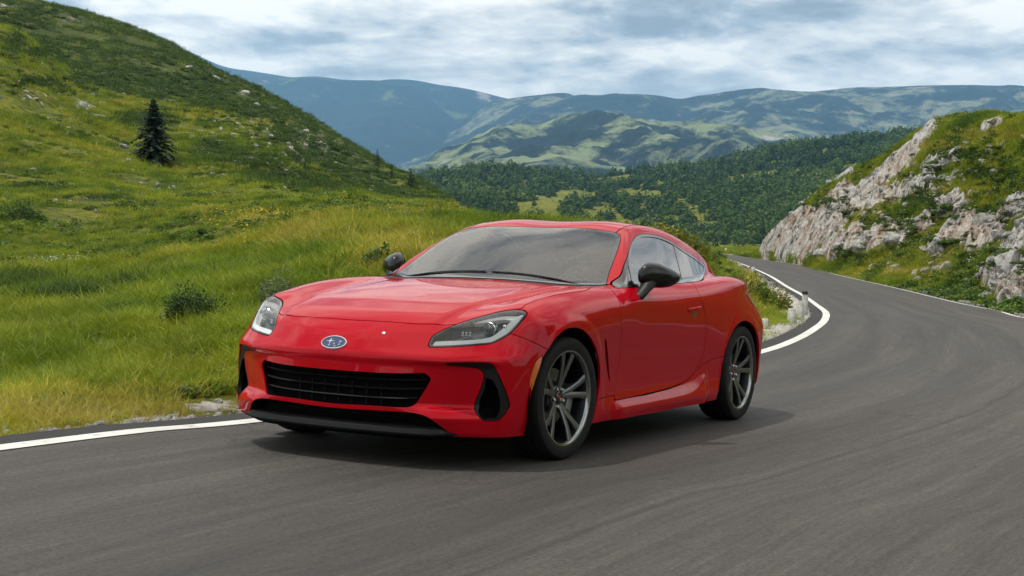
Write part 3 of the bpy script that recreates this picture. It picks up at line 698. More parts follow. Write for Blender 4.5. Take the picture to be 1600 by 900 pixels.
HD = np.stack([np.exp(herm(np.arange(5), np.log(kd2[i]), tq)) for i in range(len(uh))]); HZ = np.stack([herm(np.arange(5), kz2[i], tq) for i in range(len(uh))])
HX, HYY = world_xy(HD, HD*(uh[:, None]-800)/FPX)
# rock bands: long diagonal ribs from the road foot up to the skyline, outcrops near the road
uu, vv = pix(HX, HYY, HZ)
def band(u0, v0, u1, v1, w, soft=.5):
    d = np.hypot(u1-u0, v1-v0); ex, ey = (u1-u0)/d, (v1-v0)/d; s = (uu-u0)*ex+(vv-v0)*ey; p = np.abs(-(uu-u0)*ey+(vv-v0)*ex)
    return sstep(w*(1+soft), w*(1-soft), p)*sstep(-.08*d-6, .06*d, s)*sstep(1.06*d+6, .94*d, s)
rk = np.zeros_like(uu)
for bnd in [(1190, 398, 1262, 330, 15), (1215, 402, 1330, 300, 17), (1245, 408, 1430, 235, 15), (1400, 262, 1460, 196, 9), (1290, 405, 1345, 375, 17), (1325, 400, 1400, 370, 14), (1400, 385, 1450, 355, 13), (1345, 330, 1460, 290, 10), (1460, 345, 1500, 320, 13),
            (1480, 385, 1520, 355, 14), (1540, 455, 1600, 380, 22), (1555, 470, 1640, 430, 20), (1505, 400, 1560, 370, 12), (1270, 300, 1330, 270, 4), (1455, 405, 1480, 385, 12), (1440, 275, 1485, 262, 6), (1535, 205, 1560, 195, 6), (1600, 370, 1700, 340, 18), (1560, 350, 1610, 330, 10)]:
    rk = np.maximum(rk, band(*bnd))
nrg = fbm(HX/2.1+HZ*.8, HYY/2.1, 6, 41, .58, True); nr2 = fbm(HX/.7, HYY/.7+HZ, 5, 47, .6, True)
edgeh = sstep(0, .25, tq)[None, :]
RKA = rk
HZ2 = HZ+edgeh*(rk*(.30+.50*nrg+.34*nr2)*(1-.6*sstep(2.2,3,tq)[None,:])+.45*fbm(HX/5, HYY/5, 5, 51)*(1-.3*rk))*sstep(22, 45, HD)
HX2 = HX-rk*edgeh*.35*nr2*Fh[0]; HYY2 = HYY-rk*edgeh*.35*nr2*Fh[1]
rhill = grid_mesh(HX2, HYY2, HZ2, 'rocky_hill', grassland('rocky_hill_ground', True)); attr(rhill, 'rock', .08+.80*rk)
HEATHR = [(1500, 240, 50, 10), (1560, 270, 50, 10), (1450, 310, 50, 10), (1540, 330, 50, 8), (1400, 350, 40, 7), (1300, 320, 20, 7), (1480, 375, 50, 7), (1580, 410, 40, 10)]
DRYR = [(1400, 300, 120, 14), (1520, 300, 90, 10), (1420, 425, 90, 8), (1450, 230, 50, 10), (1560, 210, 60, 10)]
attr(rhill, 'heath', .7*zone(HEATHR, uu, vv)); attr(rhill, 'dry', .75*zone(DRYR, uu, vv))
# unseen slope added beside and behind the camera, darkens the car's left side
kk_ = np.where((cam_dl(RO_[:, 0], RO_[:, 1])[0] < 6.5) & (cam_dl(RO_[:, 0], RO_[:, 1])[0] > -60))[0][::3]
sd_ = np.array([.16, 1, 2.5, 5, 8, 12, 17, 23, 30, 40, 60, 90.]); D_ = (RO_-RI)[kk_]; D_ = D_/np.linalg.norm(D_[:, :2], axis=1, keepdims=True)
SX_ = RO_[kk_, 0][:, None]+D_[:, 0:1]*sd_; SY_ = RO_[kk_, 1][:, None]+D_[:, 1:2]*sd_; SZ_ = RO_[kk_, 2][:, None]+np.interp(sd_, [0, 1, 5, 12, 23, 30, 90], [0, .1, 1.6, 6, 12.5, 14.5, 20])[None, :]+.5*fbm(SX_/5, SY_/5, 4, 91)*(sd_ > 1)
bs_ = grid_mesh(SX_, SY_, SZ_, 'unseen_roadside_slope', rhill.data.materials[0]); attr(bs_, 'rock', .1+0*SX_)
def pick(u, v, D0=5., D1=520., surf='left'):
    """first point of the land along the sight line through (u, v)"""
    ds = np.exp(np.linspace(np.log(D0), np.log(D1), 1500)); x, y = world_xy(ds, ds*(u-800)/FPX); z = 1+ds*(HY-v)/FPX
    if surf == 'left': h = hgt(x, y)
    else:
        i = int(np.clip(np.searchsorted(uh, u), 0, len(uh)-1)); h = np.interp(ds, HD[i], HZ2[i], left=-9, right=-9)
    k = np.where(h >= z)[0]
    if not len(k): k = [int(np.argmin(np.abs(h-z)))]
    return float(x[k[0]]), float(y[k[0]]), float(h[k[0]]), float(ds[k[0]])
# ================================================================ far land: wooded hill, mountain ranges, haze
def polar(name, cols, mat, nu, nk, noise_fn, spacing=None, kind='structure', uext=None):
    """cols: {u: [(d, v), ...]} -> land strip; noise_fn(X, Y, D, t, z) is added to the height."""
    us_ = np.array(sorted(cols)); D = np.array([[k[0] for k in cols[u]] for u in us_], float); Vv = np.array([[k[1] for k in cols[u]] for u in us_], float); Zk = 1+D*(HY-Vv)/FPX
    uq = np.linspace(us_[0], us_[-1], nu); K = D.shape[1]; tq_ = np.linspace(0, K-1, nk)
    kd_ = herm(us_, D, uq); kz_ = herm(us_, Zk, uq)
    d = herm(np.arange(K), kd_.T, tq_).T; z = herm(np.arange(K), kz_.T, tq_).T
    x, y = world_xy(d, d*(uq[:, None]-800)/FPX); t = tq_[None, :]+0*uq[:, None]
    z = z+noise_fn(x, y, d, t, z); o = grid_mesh(x, y, z, name, mat, kind); return o, (uq, d, x, y, z, t)
def sky_line(L, us): L = sorted(L); return np.interp(us, [p[0] for p in L], [p[1] for p in L])
# --- wooded hill beyond the road
S3 = [(-400, 330), (560, 320), (665, 293), (700, 288), (780, 286), (850, 292), (930, 292), (1000, 284), (1060, 275), (1150, 258), (1250, 238), (1320, 226), (1410, 219), (1500, 212), (1700, 200), (2000, 196), (2600, 190)]
U3 = [-400, 300, 560, 665, 720, 780, 850, 930, 1000, 1060, 1150, 1250, 1320, 1410, 1500, 1700, 2000, 2600]
c3 = {}
for u, v in zip(U3, sky_line(S3, U3)):
    far = 1700 if u > 900 else 1700-(900-u)*.9
    far = max(far, 1150)
    c3[u] = [(430, 560), (600, 430), (760, 394), (far*.62, v+.48*(394-v)), (far*.85, v+.16*(394-v)), (far, v), (far+350, v+25)]
def n3(x, y, d, t, z): return (14*fbm(x/160, y/160, 5, 61)+16*fbm(x/320, y/320, 3, 67, ridged=True)*sstep(1, 3, t))*sstep(5.0, 4.2, t)+3*fbm(x/90, y/90, 3, 69)
H3m = grassland('wooded_hill_ground', far=True)
H3, G3 = polar('wooded_hill', c3, H3m, 420, 200, n3)
# --- mountains
def mountain_mat(name, green=.5, rockc=(.34, .31, .29), meadow=(.115, .150, .050), forest=(.010, .018, .012), scale=1/900.):
    m = pmat(name, forest, .9, spec=.1); t = NT(m); b = t.n['Principled BSDF']; o = t.add('ShaderNodeTexCoord').outputs['Object']
    g = t.add('ShaderNodeNewGeometry'); sx_ = t.add('ShaderNodeSeparateXYZ'); t.link(g.outputs['Normal'], sx_.inputs[0])
    n1 = tnoise(t, o, scale*1.9, 10., .66, None, .5); n2 = tnoise(t, o, scale*2.6, 10., .7, None, .4); n3_ = tnoise(t, o, scale*11, 8., .75)
    c = ramp(t, n3_, [(.3, tuple(x*.65 for x in forest)), (.7, tuple(x*1.7 for x in forest))])
    f = ramp(t, tmath(t, 'ADD', n1, tmath(t, 'MULTIPLY', tmath(t, 'SUBTRACT', n3_, .5), .38)), [(.565-green*.16, (0, 0, 0)), (.655-green*.16, (1, 1, 1))])
    c = tmix(t, f, c, tmix(t, n3_, meadow, tuple(x*1.5 for x in meadow)))
    at = t.add('ShaderNodeAttribute', attribute_name='bare').outputs['Fac']
    rkf = tmath(t, 'ADD', tmath(t, 'ADD', n2, tmath(t, 'MULTIPLY', tmath(t, 'SUBTRACT', n3_, .5), .25)), at)
    c = tmix(t, ramp(t, rkf, [(.625, (0, 0, 0)), (.70, (1, 1, 1))]), c, tmix(t, n3_, rockc, tuple(min(x*1.6, .6) for x in rockc)))
    t.link(c, b.inputs['Base Color']); t.link(bump(t, tnoise(t, o, scale*8, 8., .7), .8, 60.), b.inputs['Normal']); return m
def mrange(name, sk, d0, dc, vb, mat, us_, amp=260, wave=1300, seed=71, nu=360, nk=110, bare_top=.12, prof=(.55, .30)):
    cols = {}
    for u, v in zip(us_, sky_line(sk, us_)):
        b_ = vb(u) if callable(vb) else vb
        cols[u] = [(d0, b_), (d0+(dc-d0)*.35, v+(b_-v)*prof[0]), (d0+(dc-d0)*.7, v+(b_-v)*prof[1]*.8), (dc, v), (dc+(dc-d0)*.5, v+(b_-v)*.25)]
    def nf(x, y, d, t, z):
        r = fbm(x/wave, y/wave, 6, seed, .52, True); s = fbm(x/wave*2.2, y/wave*2.2, 4, seed+9, .5)
        return amp*(r*.8+.4*s)*sstep(0, 1.2, t)*(1-.95*sstep(1.9, 3., t))
    o, G_ = polar(name, cols, mat, nu, nk, nf); attr(o, 'bare', bare_top*sstep(2.1, 3., G_[5])-.02); return o, G_
rng = lambda a, b, s: list(np.arange(a, b+1, s))
MA = mountain_mat('mountain_near_cover', .62, (.40, .36, .33), (.20, .235, .11)); MBm = mountain_mat('mountain_mid_cover', .28, (.36, .27, .25), (.20,.21,.12)); MC = mountain_mat('mountain_far_cover', -.05, (.27, .25, .23))
L6 = [(400, 420), (560, 350), (654, 291), (711, 255), (737, 233), (772, 211), (847, 196), (930, 187), (1000, 196), (1100, 205), (1229, 236), (1300, 262), (1500, 300), (1900, 320)]
mrange('mountain_slope', L6, 3000, 6000, lambda u: 330, MA, rng(600, 1700, 45), 150, 800, 71, 420, 140, .03)
L5 = [(600, 330), (720, 252), (794, 202), (803, 189), (847, 176), (899, 158.7), (943, 155), (1000, 153.5), (1033, 157), (1069, 161), (1100, 153), (1167, 144.4), (1202, 148), (1264, 149), (1300, 144), (1344, 139), (1389, 138), (1478, 135.5), (1600, 139), (1800, 150), (2300, 170)]
mrange('mountain_ridge', L5, 6300, 9800, lambda u: 310, MBm, rng(700, 2300, 40), 230, 1500, 83, 460, 120, .10)
L4 = [(560, 320), (628, 255), (672, 224), (720, 194), (750, 170), (787, 158), (825, 152), (877, 148), (920, 165), (1000, 190), (1200, 240)]
mrange('mountain_ridge', L4, 7600, 10500, lambda u: 320, MBm, rng(560, 1200, 32), 200, 1500, 91, 220, 90, .06)
L2 = [(-300, 60), (200, 85), (300, 118), (379, 122), (453, 124), (519, 121.6), (536, 127), (606, 128), (660, 150), (700, 185), (760, 250), (820, 320)]
mrange('mountain_ridge', L2, 8600, 11200, lambda u: 330, MC, rng(-300, 820, 40), 320, 2000, 97, 300, 90, .05)
L3 = [(450, 160), (560, 135), (606, 126), (641, 127), (667, 130), (707, 139), (737, 141), (781, 153), (860, 172), (960, 200), (1100, 230)]
mrange('mountain_ridge', L3, 9600, 12000, lambda u: 320, MC, rng(450, 1100, 40), 260, 2200, 103, 200, 80, .03)
L1 = [(-400, 30), (0, 40), (200, 62), (300, 84), (352, 106), (409, 115), (449, 122), (520, 140), (640, 170)]
mrange('mountain_ridge', L1, 10300, 12500, lambda u: 320, MC, rng(-400, 640, 50), 260, 2400, 109, 160, 70, .02)
# --- haze
hx, hy = world_xy(5600, 0)
hm = bpy.data.materials.new('haze_air'); hm.use_nodes = True; t = NT(hm); t.n.remove(t.n['Principled BSDF'])
pv = t.add('ShaderNodeVolumePrincipled'); pv.inputs['Color'].default_value = (.28, .60, 1.0, 1); pv.inputs['Density'].default_value = 7.4e-5; pv.inputs['Anisotropy'].default_value = .0
t.link(pv.outputs[0], t.n['Material Output'].inputs['Volume'])
m = MB(); m.box((0, 0, 760), (11500, 11500, 1210), None); hz_o = m.build('haze', None, hm, smooth=False); hz_o.location = (hx, hy, 0); hz_o.rotation_euler = (0, 0, YAW); hz_o['kind'] = 'stuff'
POLY={
'lamp':[(0.465,0.582),(0.463,0.596),(0.465,0.626),(0.482,0.644),(0.504,0.663),(0.536,0.687),(0.568,0.706),(0.603,0.725),(0.643,0.742),(0.693,0.755),(0.737,0.762),(0.77,0.759),(0.789,0.748),(0.795,0.735),(0.793,0.711),(0.782,0.676),(0.767,0.645),(0.745,0.62),(0.717,0.601),(0.659,0.591),(0.58,0.582),(0.514,0.576),(0.477,0.575)],
'grille':[(0.131,0.443),(0.316,0.446),(0.476,0.454),(0.502,0.43),(0.495,0.41),(0.472,0.363),(0.451,0.32),(0.432,0.297),(0.403,0.289),(0.253,0.285),(0.071,0.279)],
'lower':[(0.07,0.26),(0.25,0.265),(0.406,0.269),(0.477,0.265),(0.525,0.247),(0.583,0.191),(0.594,0.175)],
'intake':[(0.561,0.505),(0.621,0.51),(0.679,0.513),(0.731,0.514),(0.752,0.507),(0.761,0.487),(0.775,0.456),(0.793,0.408),(0.808,0.353),(0.813,0.318),(0.812,0.302),(0.803,0.272),(0.788,0.246),(0.773,0.239),(0.735,0.238),(0.723,0.245),(0.677,0.295),(0.675,0.321),(0.699,0.387),(0.715,0.448),(0.71,0.466),(0.692,0.482),(0.635,0.488),(0.576,0.491),(0.564,0.5)],
'intake_in':[(0.722,0.412),(0.749,0.41),(0.77,0.391),(0.784,0.338),(0.786,0.284),(0.779,0.252),(0.729,0.245),(0.698,0.281),(0.692,0.328),(0.715,0.388)],
'ws':[(-1.273,0.187),(-1.278,0.393),(-1.284,0.493),(-1.265,0.536),(-1.213,0.568),(-1.102,0.606),(-0.931,0.647),(-0.775,0.684),(-0.594,0.753),(-0.605,0.675),(-0.643,0.509),(-0.619,0.327),(-0.598,0.139)],
'sidewin':[(-0.705,0.868),(-0.847,0.929),(-0.974,1.001),(-1.155,1.084),(-1.291,1.139),(-1.408,1.171),(-1.514,1.188),(-1.652,1.193),(-1.806,1.186),(-1.961,1.158),(-2.1,1.111),(-2.276,1.065),(-2.391,1.03),(-2.435,1.009),(-2.335,0.963),(-2.175,0.931),(-2.022,0.916),(-1.831,0.906),(-1.548,0.896),(-1.215,0.884),(-0.902,0.875)],
'bpillar':[(-1.99,1.133),(-1.767,0.911)],
'divider':[(-1.071,1.043),(-0.895,0.881)],
'door':[(-0.608,0.836),(-0.594,0.806),(-0.565,0.725),(-0.603,0.607),(-0.615,0.49),(-0.601,0.358),(-0.571,0.264),(-1.008,0.271),(-1.354,0.282),(-1.563,0.299),(-1.706,0.326),(-1.793,0.381),(-1.871,0.457),(-1.887,0.557),(-1.871,0.657),(-1.833,0.736),(-1.792,0.803),(-1.79,0.853),(-1.835,0.902)],
'hood':[(0.714,0.198),(0.683,0.36),(0.639,0.459),(0.582,0.536),(0.36,0.749),(0.264,0.735),(0.174,0.737),(0.062,0.755),(-0.101,0.769),(-0.286,0.775),(-0.371,0.767),(-0.562,0.7)],
'seam':[(0.484,0.649),(0.421,0.624),(0.326,0.589),(0.307,0.577)],
'blade_top':[(-0.571,0.264),(-1.008,0.271),(-1.354,0.282),(-1.563,0.299),(-1.706,0.318),(-1.795,0.333),(-1.889,0.335)],
'blade_bot':[(-0.562,0.26),(-0.58,0.219),(-0.924,0.227),(-1.338,0.229),(-1.573,0.238),(-1.733,0.262),(-1.872,0.315)],
'skirt_seam':[(-0.352,0.289),(-0.576,0.29)],
'bottom':[(-0.287,0.168),(-0.865,0.17),(-1.769,0.181),(-2.121,0.162)],
'marker':[(0.336,0.543),(0.347,0.512),(0.364,0.438),(0.389,0.377),(0.415,0.391),(0.416,0.44),(0.389,0.507),(0.361,0.531)],
'vent':[(-0.376,0.613),(-0.414,0.567),(-0.458,0.48),(-0.509,0.367),(-0.463,0.428),(-0.411,0.516),(-0.377,0.585)],
'handle':[(-1.573,0.747),(-1.75,0.757),(-1.75,0.722),(-1.671,0.692),(-1.598,0.712)],
'arch_f':[(0.39,0.154),(0.41,0.31),(0.401,0.378),(0.341,0.528),(0.296,0.576),(0.229,0.631),(0.133,0.667),(0.047,0.675),(-0.061,0.662),(-0.163,0.62),(-0.264,0.551),(-0.329,0.466),(-0.348,0.373),(-0.317,0.269),(-0.279,0.169)],
'arch_r':[(-2.137,0.187),(-2.171,0.291),(-2.185,0.415),(-2.234,0.529),(-2.332,0.611),(-2.456,0.65),(-2.561,0.659),(-2.658,0.635),(-2.745,0.567),(-2.802,0.478)],
'crease':[(0.159,0.588),(-0.025,0.695),(-0.193,0.718),(-0.548,0.715),(-0.837,0.742),(-1.318,0.776),(-1.702,0.827)],
'roofseam':[(-1.296,0.503),(-1.383,0.492),(-1.639,0.441)],
'splitter':[(0.008,0.2),(0.246,0.206),(0.377,0.188),(0.594,0.175)],
'emblem':[(0.002,0.571)],
'ledge':[(0.083,0.535),(0.287,0.52),(0.41,0.517),(0.551,0.524),(0.752,0.529)],
'taillamp':[(-2.545,0.865),(-2.701,0.809),(-2.804,0.668),(-2.775,0.617)],
'spoiler':[(-2.592,0.954),(-2.553,0.939)],
}
# ================================================================ the car
def resamp(P, corner=(), n=6): return spline_closed(P, n, corner)
PAINT = pmat('red_paint', (.43, .0012, .0095), .5, 0, .78, .012, .0)
PAINT.node_tree.nodes['Principled BSDF'].inputs['Coat IOR'].default_value = 1.36
MIRB = pmat('mirror_black', (.003, .003, .0035), .3, 0, .6, .04, .2)
BLACKG = pmat('gloss_black', (.008, .008, .009), .12, 0, .6, .03)
BLACKP = noise_rough(pmat('black_plastic', (.006, .006, .0065), .45, spec=.3), 60, .38, .55, .15, 900)
DARK = pmat('dark_void', (.004, .004, .004), .9, spec=.1)
GLASSW = thin_glass('windshield_glass', (.76, .88, .88), .0, 1.85)
GLASSS = thin_glass('side_glass', (.10, .12, .12), .0, 3.3)
GLASSP = pmat('projector_glass', (.05, .06, .07), .03, 0, 1.)
LENS = thin_glass('lamp_lens', (.92, .94, .94), .0, 1.45)
CHROME = pmat('chrome', (.75, .76, .78), .12, 1.)
SILVER = pmat('lamp_silver', (.55, .56, .57), .35, .6)
WHITEP = pmat('lamp_white', (.86, .87, .86), .3)
LAMPD = pmat('lamp_dark', (.05, .057, .060), .25, .4)
AMBER = pmat('amber_plastic', (.60, .13, .003), .3, coat=.4)
RUBBER = noise_rough(pmat('tyre_rubber', (.008, .008, .0085), .6, spec=.3), 40, .55, .8, .3, 500)
ALLOY = noise_rough(pmat('wheel_alloy', (.20, .205, .21), .3, .9), 25, .24, .38)
LIP = pmat('rim_lip', (.34, .35, .36), .2, 1.)
STEEL = noise_rough(pmat('brake_steel', (.20, .19, .18), .4, .9), 30, .3, .5)
CALIP = pmat('caliper', (.25, .25, .26), .4, .6)
TRIM = pmat('interior_trim', (.045, .047, .05), .7)
SEATM = noise_rough(pmat('seat_fabric', (.11, .11, .115), .9), 30, .8, .95, .2, 400)
REDP = pmat('tail_red', (.16, .003, .005), .15, coat=1.)
BLUE = pmat('badge_blue', (.015, .04, .13), .3, 0, .3)
BSIL = pmat('badge_silver', (.62, .63, .65), .3, .35)

car = empty('car'); car.matrix_world = TILT
tag(car, 'red two-door sports coupe with black mirrors driving on the asphalt road', 'car')

V, Q = surface_net(); V = project(V)
polys = [q for q in Q]
V, polys = clip(V, polys, V[:, 1]+0.); V[np.abs(V[:, 1]) < 1e-5, 1] = 0
def sd(P, Qp, ax, mask=None):
    i, j = {'side': (0, 2), 'front': (1, 2), 'top': (0, 1)}[ax]
    f = sdpoly(P[:, [i, j]], Qp)
    if mask is not None: f = np.where(mask(P), f, -.12)
    return f
BODY = {'V': V, 'p': polys}
def carve(fn, gap=.004):
    """Cut the region fn>0 out of the body shell, return it; leaves a gap between both."""
    Vv, p = BODY['V'], BODY['p']; f = fn(Vv)
    act = np.zeros(len(Vv), bool)
    nb = [];far = []
    fmax = np.array([f[q].max() for q in p])
    for q, m in zip(p, fmax): (far if m < -.05 else nb).append(q)
    Va, pa = clip(Vv, nb, f-gap/2)
    Vb, pb = clip(Vv, nb, -f-gap/2)
    BODY['V'], BODY['p'] = Vb, pb+far
    return compact(Va, pa)
def sub(V, p, fn, gap=0.):
    f = fn(V); a = compact(*clip(V, p, f-gap/2)); b = compact(*clip(V, p, -f-gap/2)); return a, b
def shell(name, Vp, parent=None, mat=None, depth=.012, both=True, off=0., sides=(1, -1), label=None):
    """Panel mesh with exact surface normals and a folded inner edge. both: halves joined over y=0, else one object per side."""
    Vh, P = Vp; N = surf_normal(Vh)
    if off: Vh = Vh+N*off
    cnt = {}
    for q in P:
        n = len(q)
        for i in range(n):
            a, b = int(q[i]), int(q[(i+1) % n]); k = (a, b) if a < b else (b, a); cnt.setdefault(k, []).append((a, b))
    rim = [v[0] for k, v in cnt.items() if len(v) == 1 and not (abs(Vh[k[0], 1]) < 1e-4 and abs(Vh[k[1], 1]) < 1e-4)]
    V2 = [Vh]; N2 = [N]; F2 = [list(map(int, q)) for q in P]; base = len(Vh)
    if depth and rim:
        A = np.array(rim); E = Vh[A[:, 1]]-Vh[A[:, 0]]; nn = (N[A[:, 0]]+N[A[:, 1]])/2
        o = np.cross(E, nn); o /= np.maximum(np.linalg.norm(o, axis=1, keepdims=True), 1e-9)
        k = len(rim)
        V2 += [Vh[A[:, 0]], Vh[A[:, 1]], Vh[A[:, 1]]-N[A[:, 1]]*depth, Vh[A[:, 0]]-N[A[:, 0]]*depth]; N2 += [o, o, o, o]
        F2 += [[base+i+k, base+i, base+i+3*k, base+i+2*k] for i in range(k)]
    VV = np.concatenate(V2); NN = np.concatenate(N2)
    out = []
    def mirror(VV, NN, F2):
        W = VV*[1, -1, 1]; return W, NN*[1, -1, 1], [f[::-1] for f in F2]
    if both:
        W, M, G = mirror(VV, NN, F2); n = len(VV)
        idx = np.arange(n)+n; on = np.abs(VV[:, 1]) < 1e-5; on[base:] = False; idx[on] = np.where(on)[0]
        VA = np.concatenate([VV, W]); NA = np.concatenate([NN, M]); FA = F2+[[int(idx[i]) for i in f] for f in G]
        NA[:n][on, 1] = 0; u = np.unique(np.concatenate([np.array(f) for f in FA])); mp = -np.ones(len(VA), int); mp[u] = np.arange(len(u))
        out.append(pymesh(name, VA[u], [[mp[i] for i in f] for f in FA], parent, mat, True, NA[u]))
    else:
        for s in sides:
            if s > 0: out.append(pymesh(name, VV, F2, parent, mat, True, NN))
            else: out.append(pymesh(name, *(lambda t: (t[0], t[2]))(mirror(VV, NN, F2)), parent, mat, True, mirror(VV, NN, F2)[1]))
    if label:
        for o in out: o['label'] = label
    return out
R = {k: np.array(v) for k, v in POLY.items()}
def circ(cx, cz, r, n=64): a = np.linspace(0, 2*math.pi, n, endpoint=False); return np.stack([cx+r*np.cos(a), cz+r*np.sin(a)], 1)
# --- openings thrown away
af = np.concatenate([R['arch_f'], [[-.27, .05], [.39, .05]]])
ar = np.array([[-2.130, .05], [-2.137, .187], [-2.171, .291], [-2.190, .415], [-2.240, .529], [-2.331, .611], [-2.45, .652], [-2.56, .660], [-2.68, .640], [-2.79, .585], [-2.87, .505], [-2.92, .40], [-2.94, .29], [-2.94, .2], [-2.93, .05]])
AF = resamp(af, (0, len(af)-1, len(af)-2)); AR = resamp(ar, (0, len(ar)-1))
side = lambda P: P[:, 1] > .40
arch_lip = carve(lambda P: np.maximum(sd(P, AF, 'side', side), sd(P, AR, 'side', side)), 0.)
def bottom(P):
    x = P[:, 0]; zb = np.where(x > .3, .158, .163)+.17*sstep(-2.84, -3.10, x)
    return zb-P[:, 2]
carve(bottom, 0.)
# --- front openings
G = R['grille']; gp = np.concatenate([G, [[0, .278], [-.07, .278], [-.07, .443], [0, .443]]])
GR = resamp(gp, (2, 3, len(gp)-1, len(gp)-2, len(gp)-3, len(gp)-4), 5)
front = lambda P: P[:, 0] > .3
carve(lambda P: sd(P, GR, 'front', front), 0.)
lo = np.array([[-.1, .262], [.07, .260], [.25, .265], [.406, .268], [.475, .262], [.522, .244], [.582, .190], [.602, .165], [.602, .05], [-.1, .05]])
LO = resamp(lo, (0, 7, 8, 9), 5)
carve(lambda P: sd(P, LO, 'front', front), 0.)
IN = resamp(R['intake'], (0, 14), 4); INI = np.array(R['intake_in']); INI[0, 1] += .030; INI[1, 1] += .022
intake = carve(lambda P: sd(P, IN, 'front', front), .003)
(ifr, iin) = (None, None)
_, ifr = sub(*intake, lambda P: sd(P, INI, 'front', front))
LA = resamp(R['lamp'], (0,), 4)
lamp = carve(lambda P: sd(P, LA, 'front', front), .004)
# --- glass
WS = np.array([[-.585, -.2], [-.585, 0], [-.592, .2], [-.607, .38], [-.637, .54], [-.685, .655], [-.725, .700], [-.760, .697], [-.850, .668], [-.931, .650], [-1.102, .607], [-1.213, .569], [-1.262, .538], [-1.282, .490], [-1.283, .39], [-1.276, .187], [-1.272, 0], [-1.272, -.2]])
WS = resamp(WS, (0, 17), 4)
topm = lambda P: P[:, 2] > .8
ws = carve(lambda P: sd(P, WS, 'top', topm), .004)
ws_glass, ws_frit = sub(*ws, lambda P: sd(P, WS, 'top', topm)-.030)
SW = resamp(R['sidewin'], (0, 15), 4)
swm = lambda P: (P[:, 1] > .45)
sw = carve(lambda P: sd(P, SW, 'side', swm), .003)
sw_in, sw_trim = sub(*sw, lambda P: sd(P, SW, 'side', swm)-.017)
def seg(P, a, b):  # signed side of the line a-b in (x,z)
    a = np.array(a); b = np.array(b); d = (b-a)/np.linalg.norm(b-a); w = P[:, [0, 2]]-a; return w[:, 0]*d[1]-w[:, 1]*d[0]
bp = R['bpillar']; dv = R['divider']
sfn = lambda P: seg(P, bp[1], bp[0])
dfn = lambda P: seg(P, dv[1], dv[0])
win_front, win_rear = sub(*sw_in, sfn, .026)
sgn = 1 if win_front[0][:, 0].mean() > win_rear[0][:, 0].mean() else -1
if sgn < 0: win_front, win_rear = win_rear, win_front
post = sub(*sw_in, lambda P: .013-np.abs(sfn(P)))[0]
wf_a, wf_b = sub(*win_front, dfn, .020)
if wf_a[0][:, 0].mean() < wf_b[0][:, 0].mean(): wf_a, wf_b = wf_b, wf_a     # a: small front pane
dpost = sub(*win_front, lambda P: .010-np.abs(dfn(P)))[0]
# rear window, trunk lid, tail lamps
RW = resamp(np.array([[-2.02, -.2], [-2.02, 0], [-2.03, .35], [-2.07, .47], [-2.20, .50], [-2.45, .47], [-2.66, .44], [-2.72, .38], [-2.75, 0], [-2.75, -.2]]), (0, 9), 4)
rw = carve(lambda P: sd(P, RW, 'top', topm), .004); rw, rwb = sub(*rw, lambda P: sd(P, RW, 'top', topm)-.03)
TL = resamp(np.array([[-2.80, -.2], [-2.80, 0], [-2.79, .40], [-2.84, .50], [-3.02, .56], [-3.2, .58], [-3.35, .58], [-3.5, .4], [-3.5, -.2]]), (0, 7, 8), 4)
trunk = carve(lambda P: sd(P, TL, 'top', lambda P: P[:, 2] > .72), .005)
TA = resamp(np.array([[-2.86, .875], [-2.86, .80], [-2.95, .745], [-3.2, .70], [-3.5, .70], [-3.5, .86], [-3.1, .90], [-2.93, .90]]), (0,), 4)
tail = carve(lambda P: sd(P, TA, 'side', lambda P: P[:, 1] > .35), .005)
# --- hood and other panels
HO = np.array([[.72, -.2], [.722, 0], [.712, .196], [.681, .359], [.638, .459], [.582, .540], [.40, .71], [.345, .752], [.264, .742], [.174, .741], [.062, .755], [-.101, .769], [-.286, .775], [-.371, .767], [-.45, .745], [-.535, .705], [-.552, .62], [-.556, .3], [-.553, 0], [-.553, -.2]])
HO = resamp(HO, (0, 7, 19), 4)
hood = carve(lambda P: sd(P, HO, 'top', lambda P: P[:, 2] > .6), .005)
CW = np.array([[-.50, -.2], [-.50, .722], [-.60, .722], [-.70, .735], [-.735, .712], [-.735, -.2]])
cowl = carve(lambda P: sd(P, CW, 'top', lambda P: P[:, 2] > .82), .0)
BU = np.array([[.20, .52], [.307, .577], [.40, .615], [.484, .649], [.56, .70], [.62, .80], [1.2, .80], [1.2, 0], [.20, 0]])
bumper = carve(lambda P: sd(P, BU, 'side'), .004)
DO = R['door'].copy(); DO = np.concatenate([DO, [[-1.845, .92], [-1.25, .90], [-.66, .885]]]); DO = resamp(DO, (0, 6, len(DO)-3, len(DO)-1), 4)
belt = lambda P: (P[:, 1] > .5)
door = carve(lambda P: sd(P, DO, 'side', belt), .005)
# skirt: strip below door and fender
SK = np.array([[-.25, .285], [-.352, .289], [-.57, .291], [-.566, .2655], [-1.0, .2665], [-1.35, .2775], [-1.56, .296], [-1.70, .322], [-1.79, .36], [-1.90, .40], [-2.02, .425], [-2.25, .445], [-2.25, .0], [-.25, 0]])
skirt = carve(lambda P: sd(P, SK, 'side', side), .004)
# roof panel between the two roof seams
RO = np.array([[-1.20, -.2], [-1.20, .515], [-1.32, .505], [-1.5, .495], [-1.8, .487], [-2.03, .48], [-2.10, .47], [-2.10, -.2]])
roof = carve(lambda P: sd(P, RO, 'top', topm), .009)
# front fender = in front of the door, else rear quarter with pillars
fend = carve(lambda P: np.minimum(P[:, 0]+.64, (.93-P[:, 2])*3), .003)
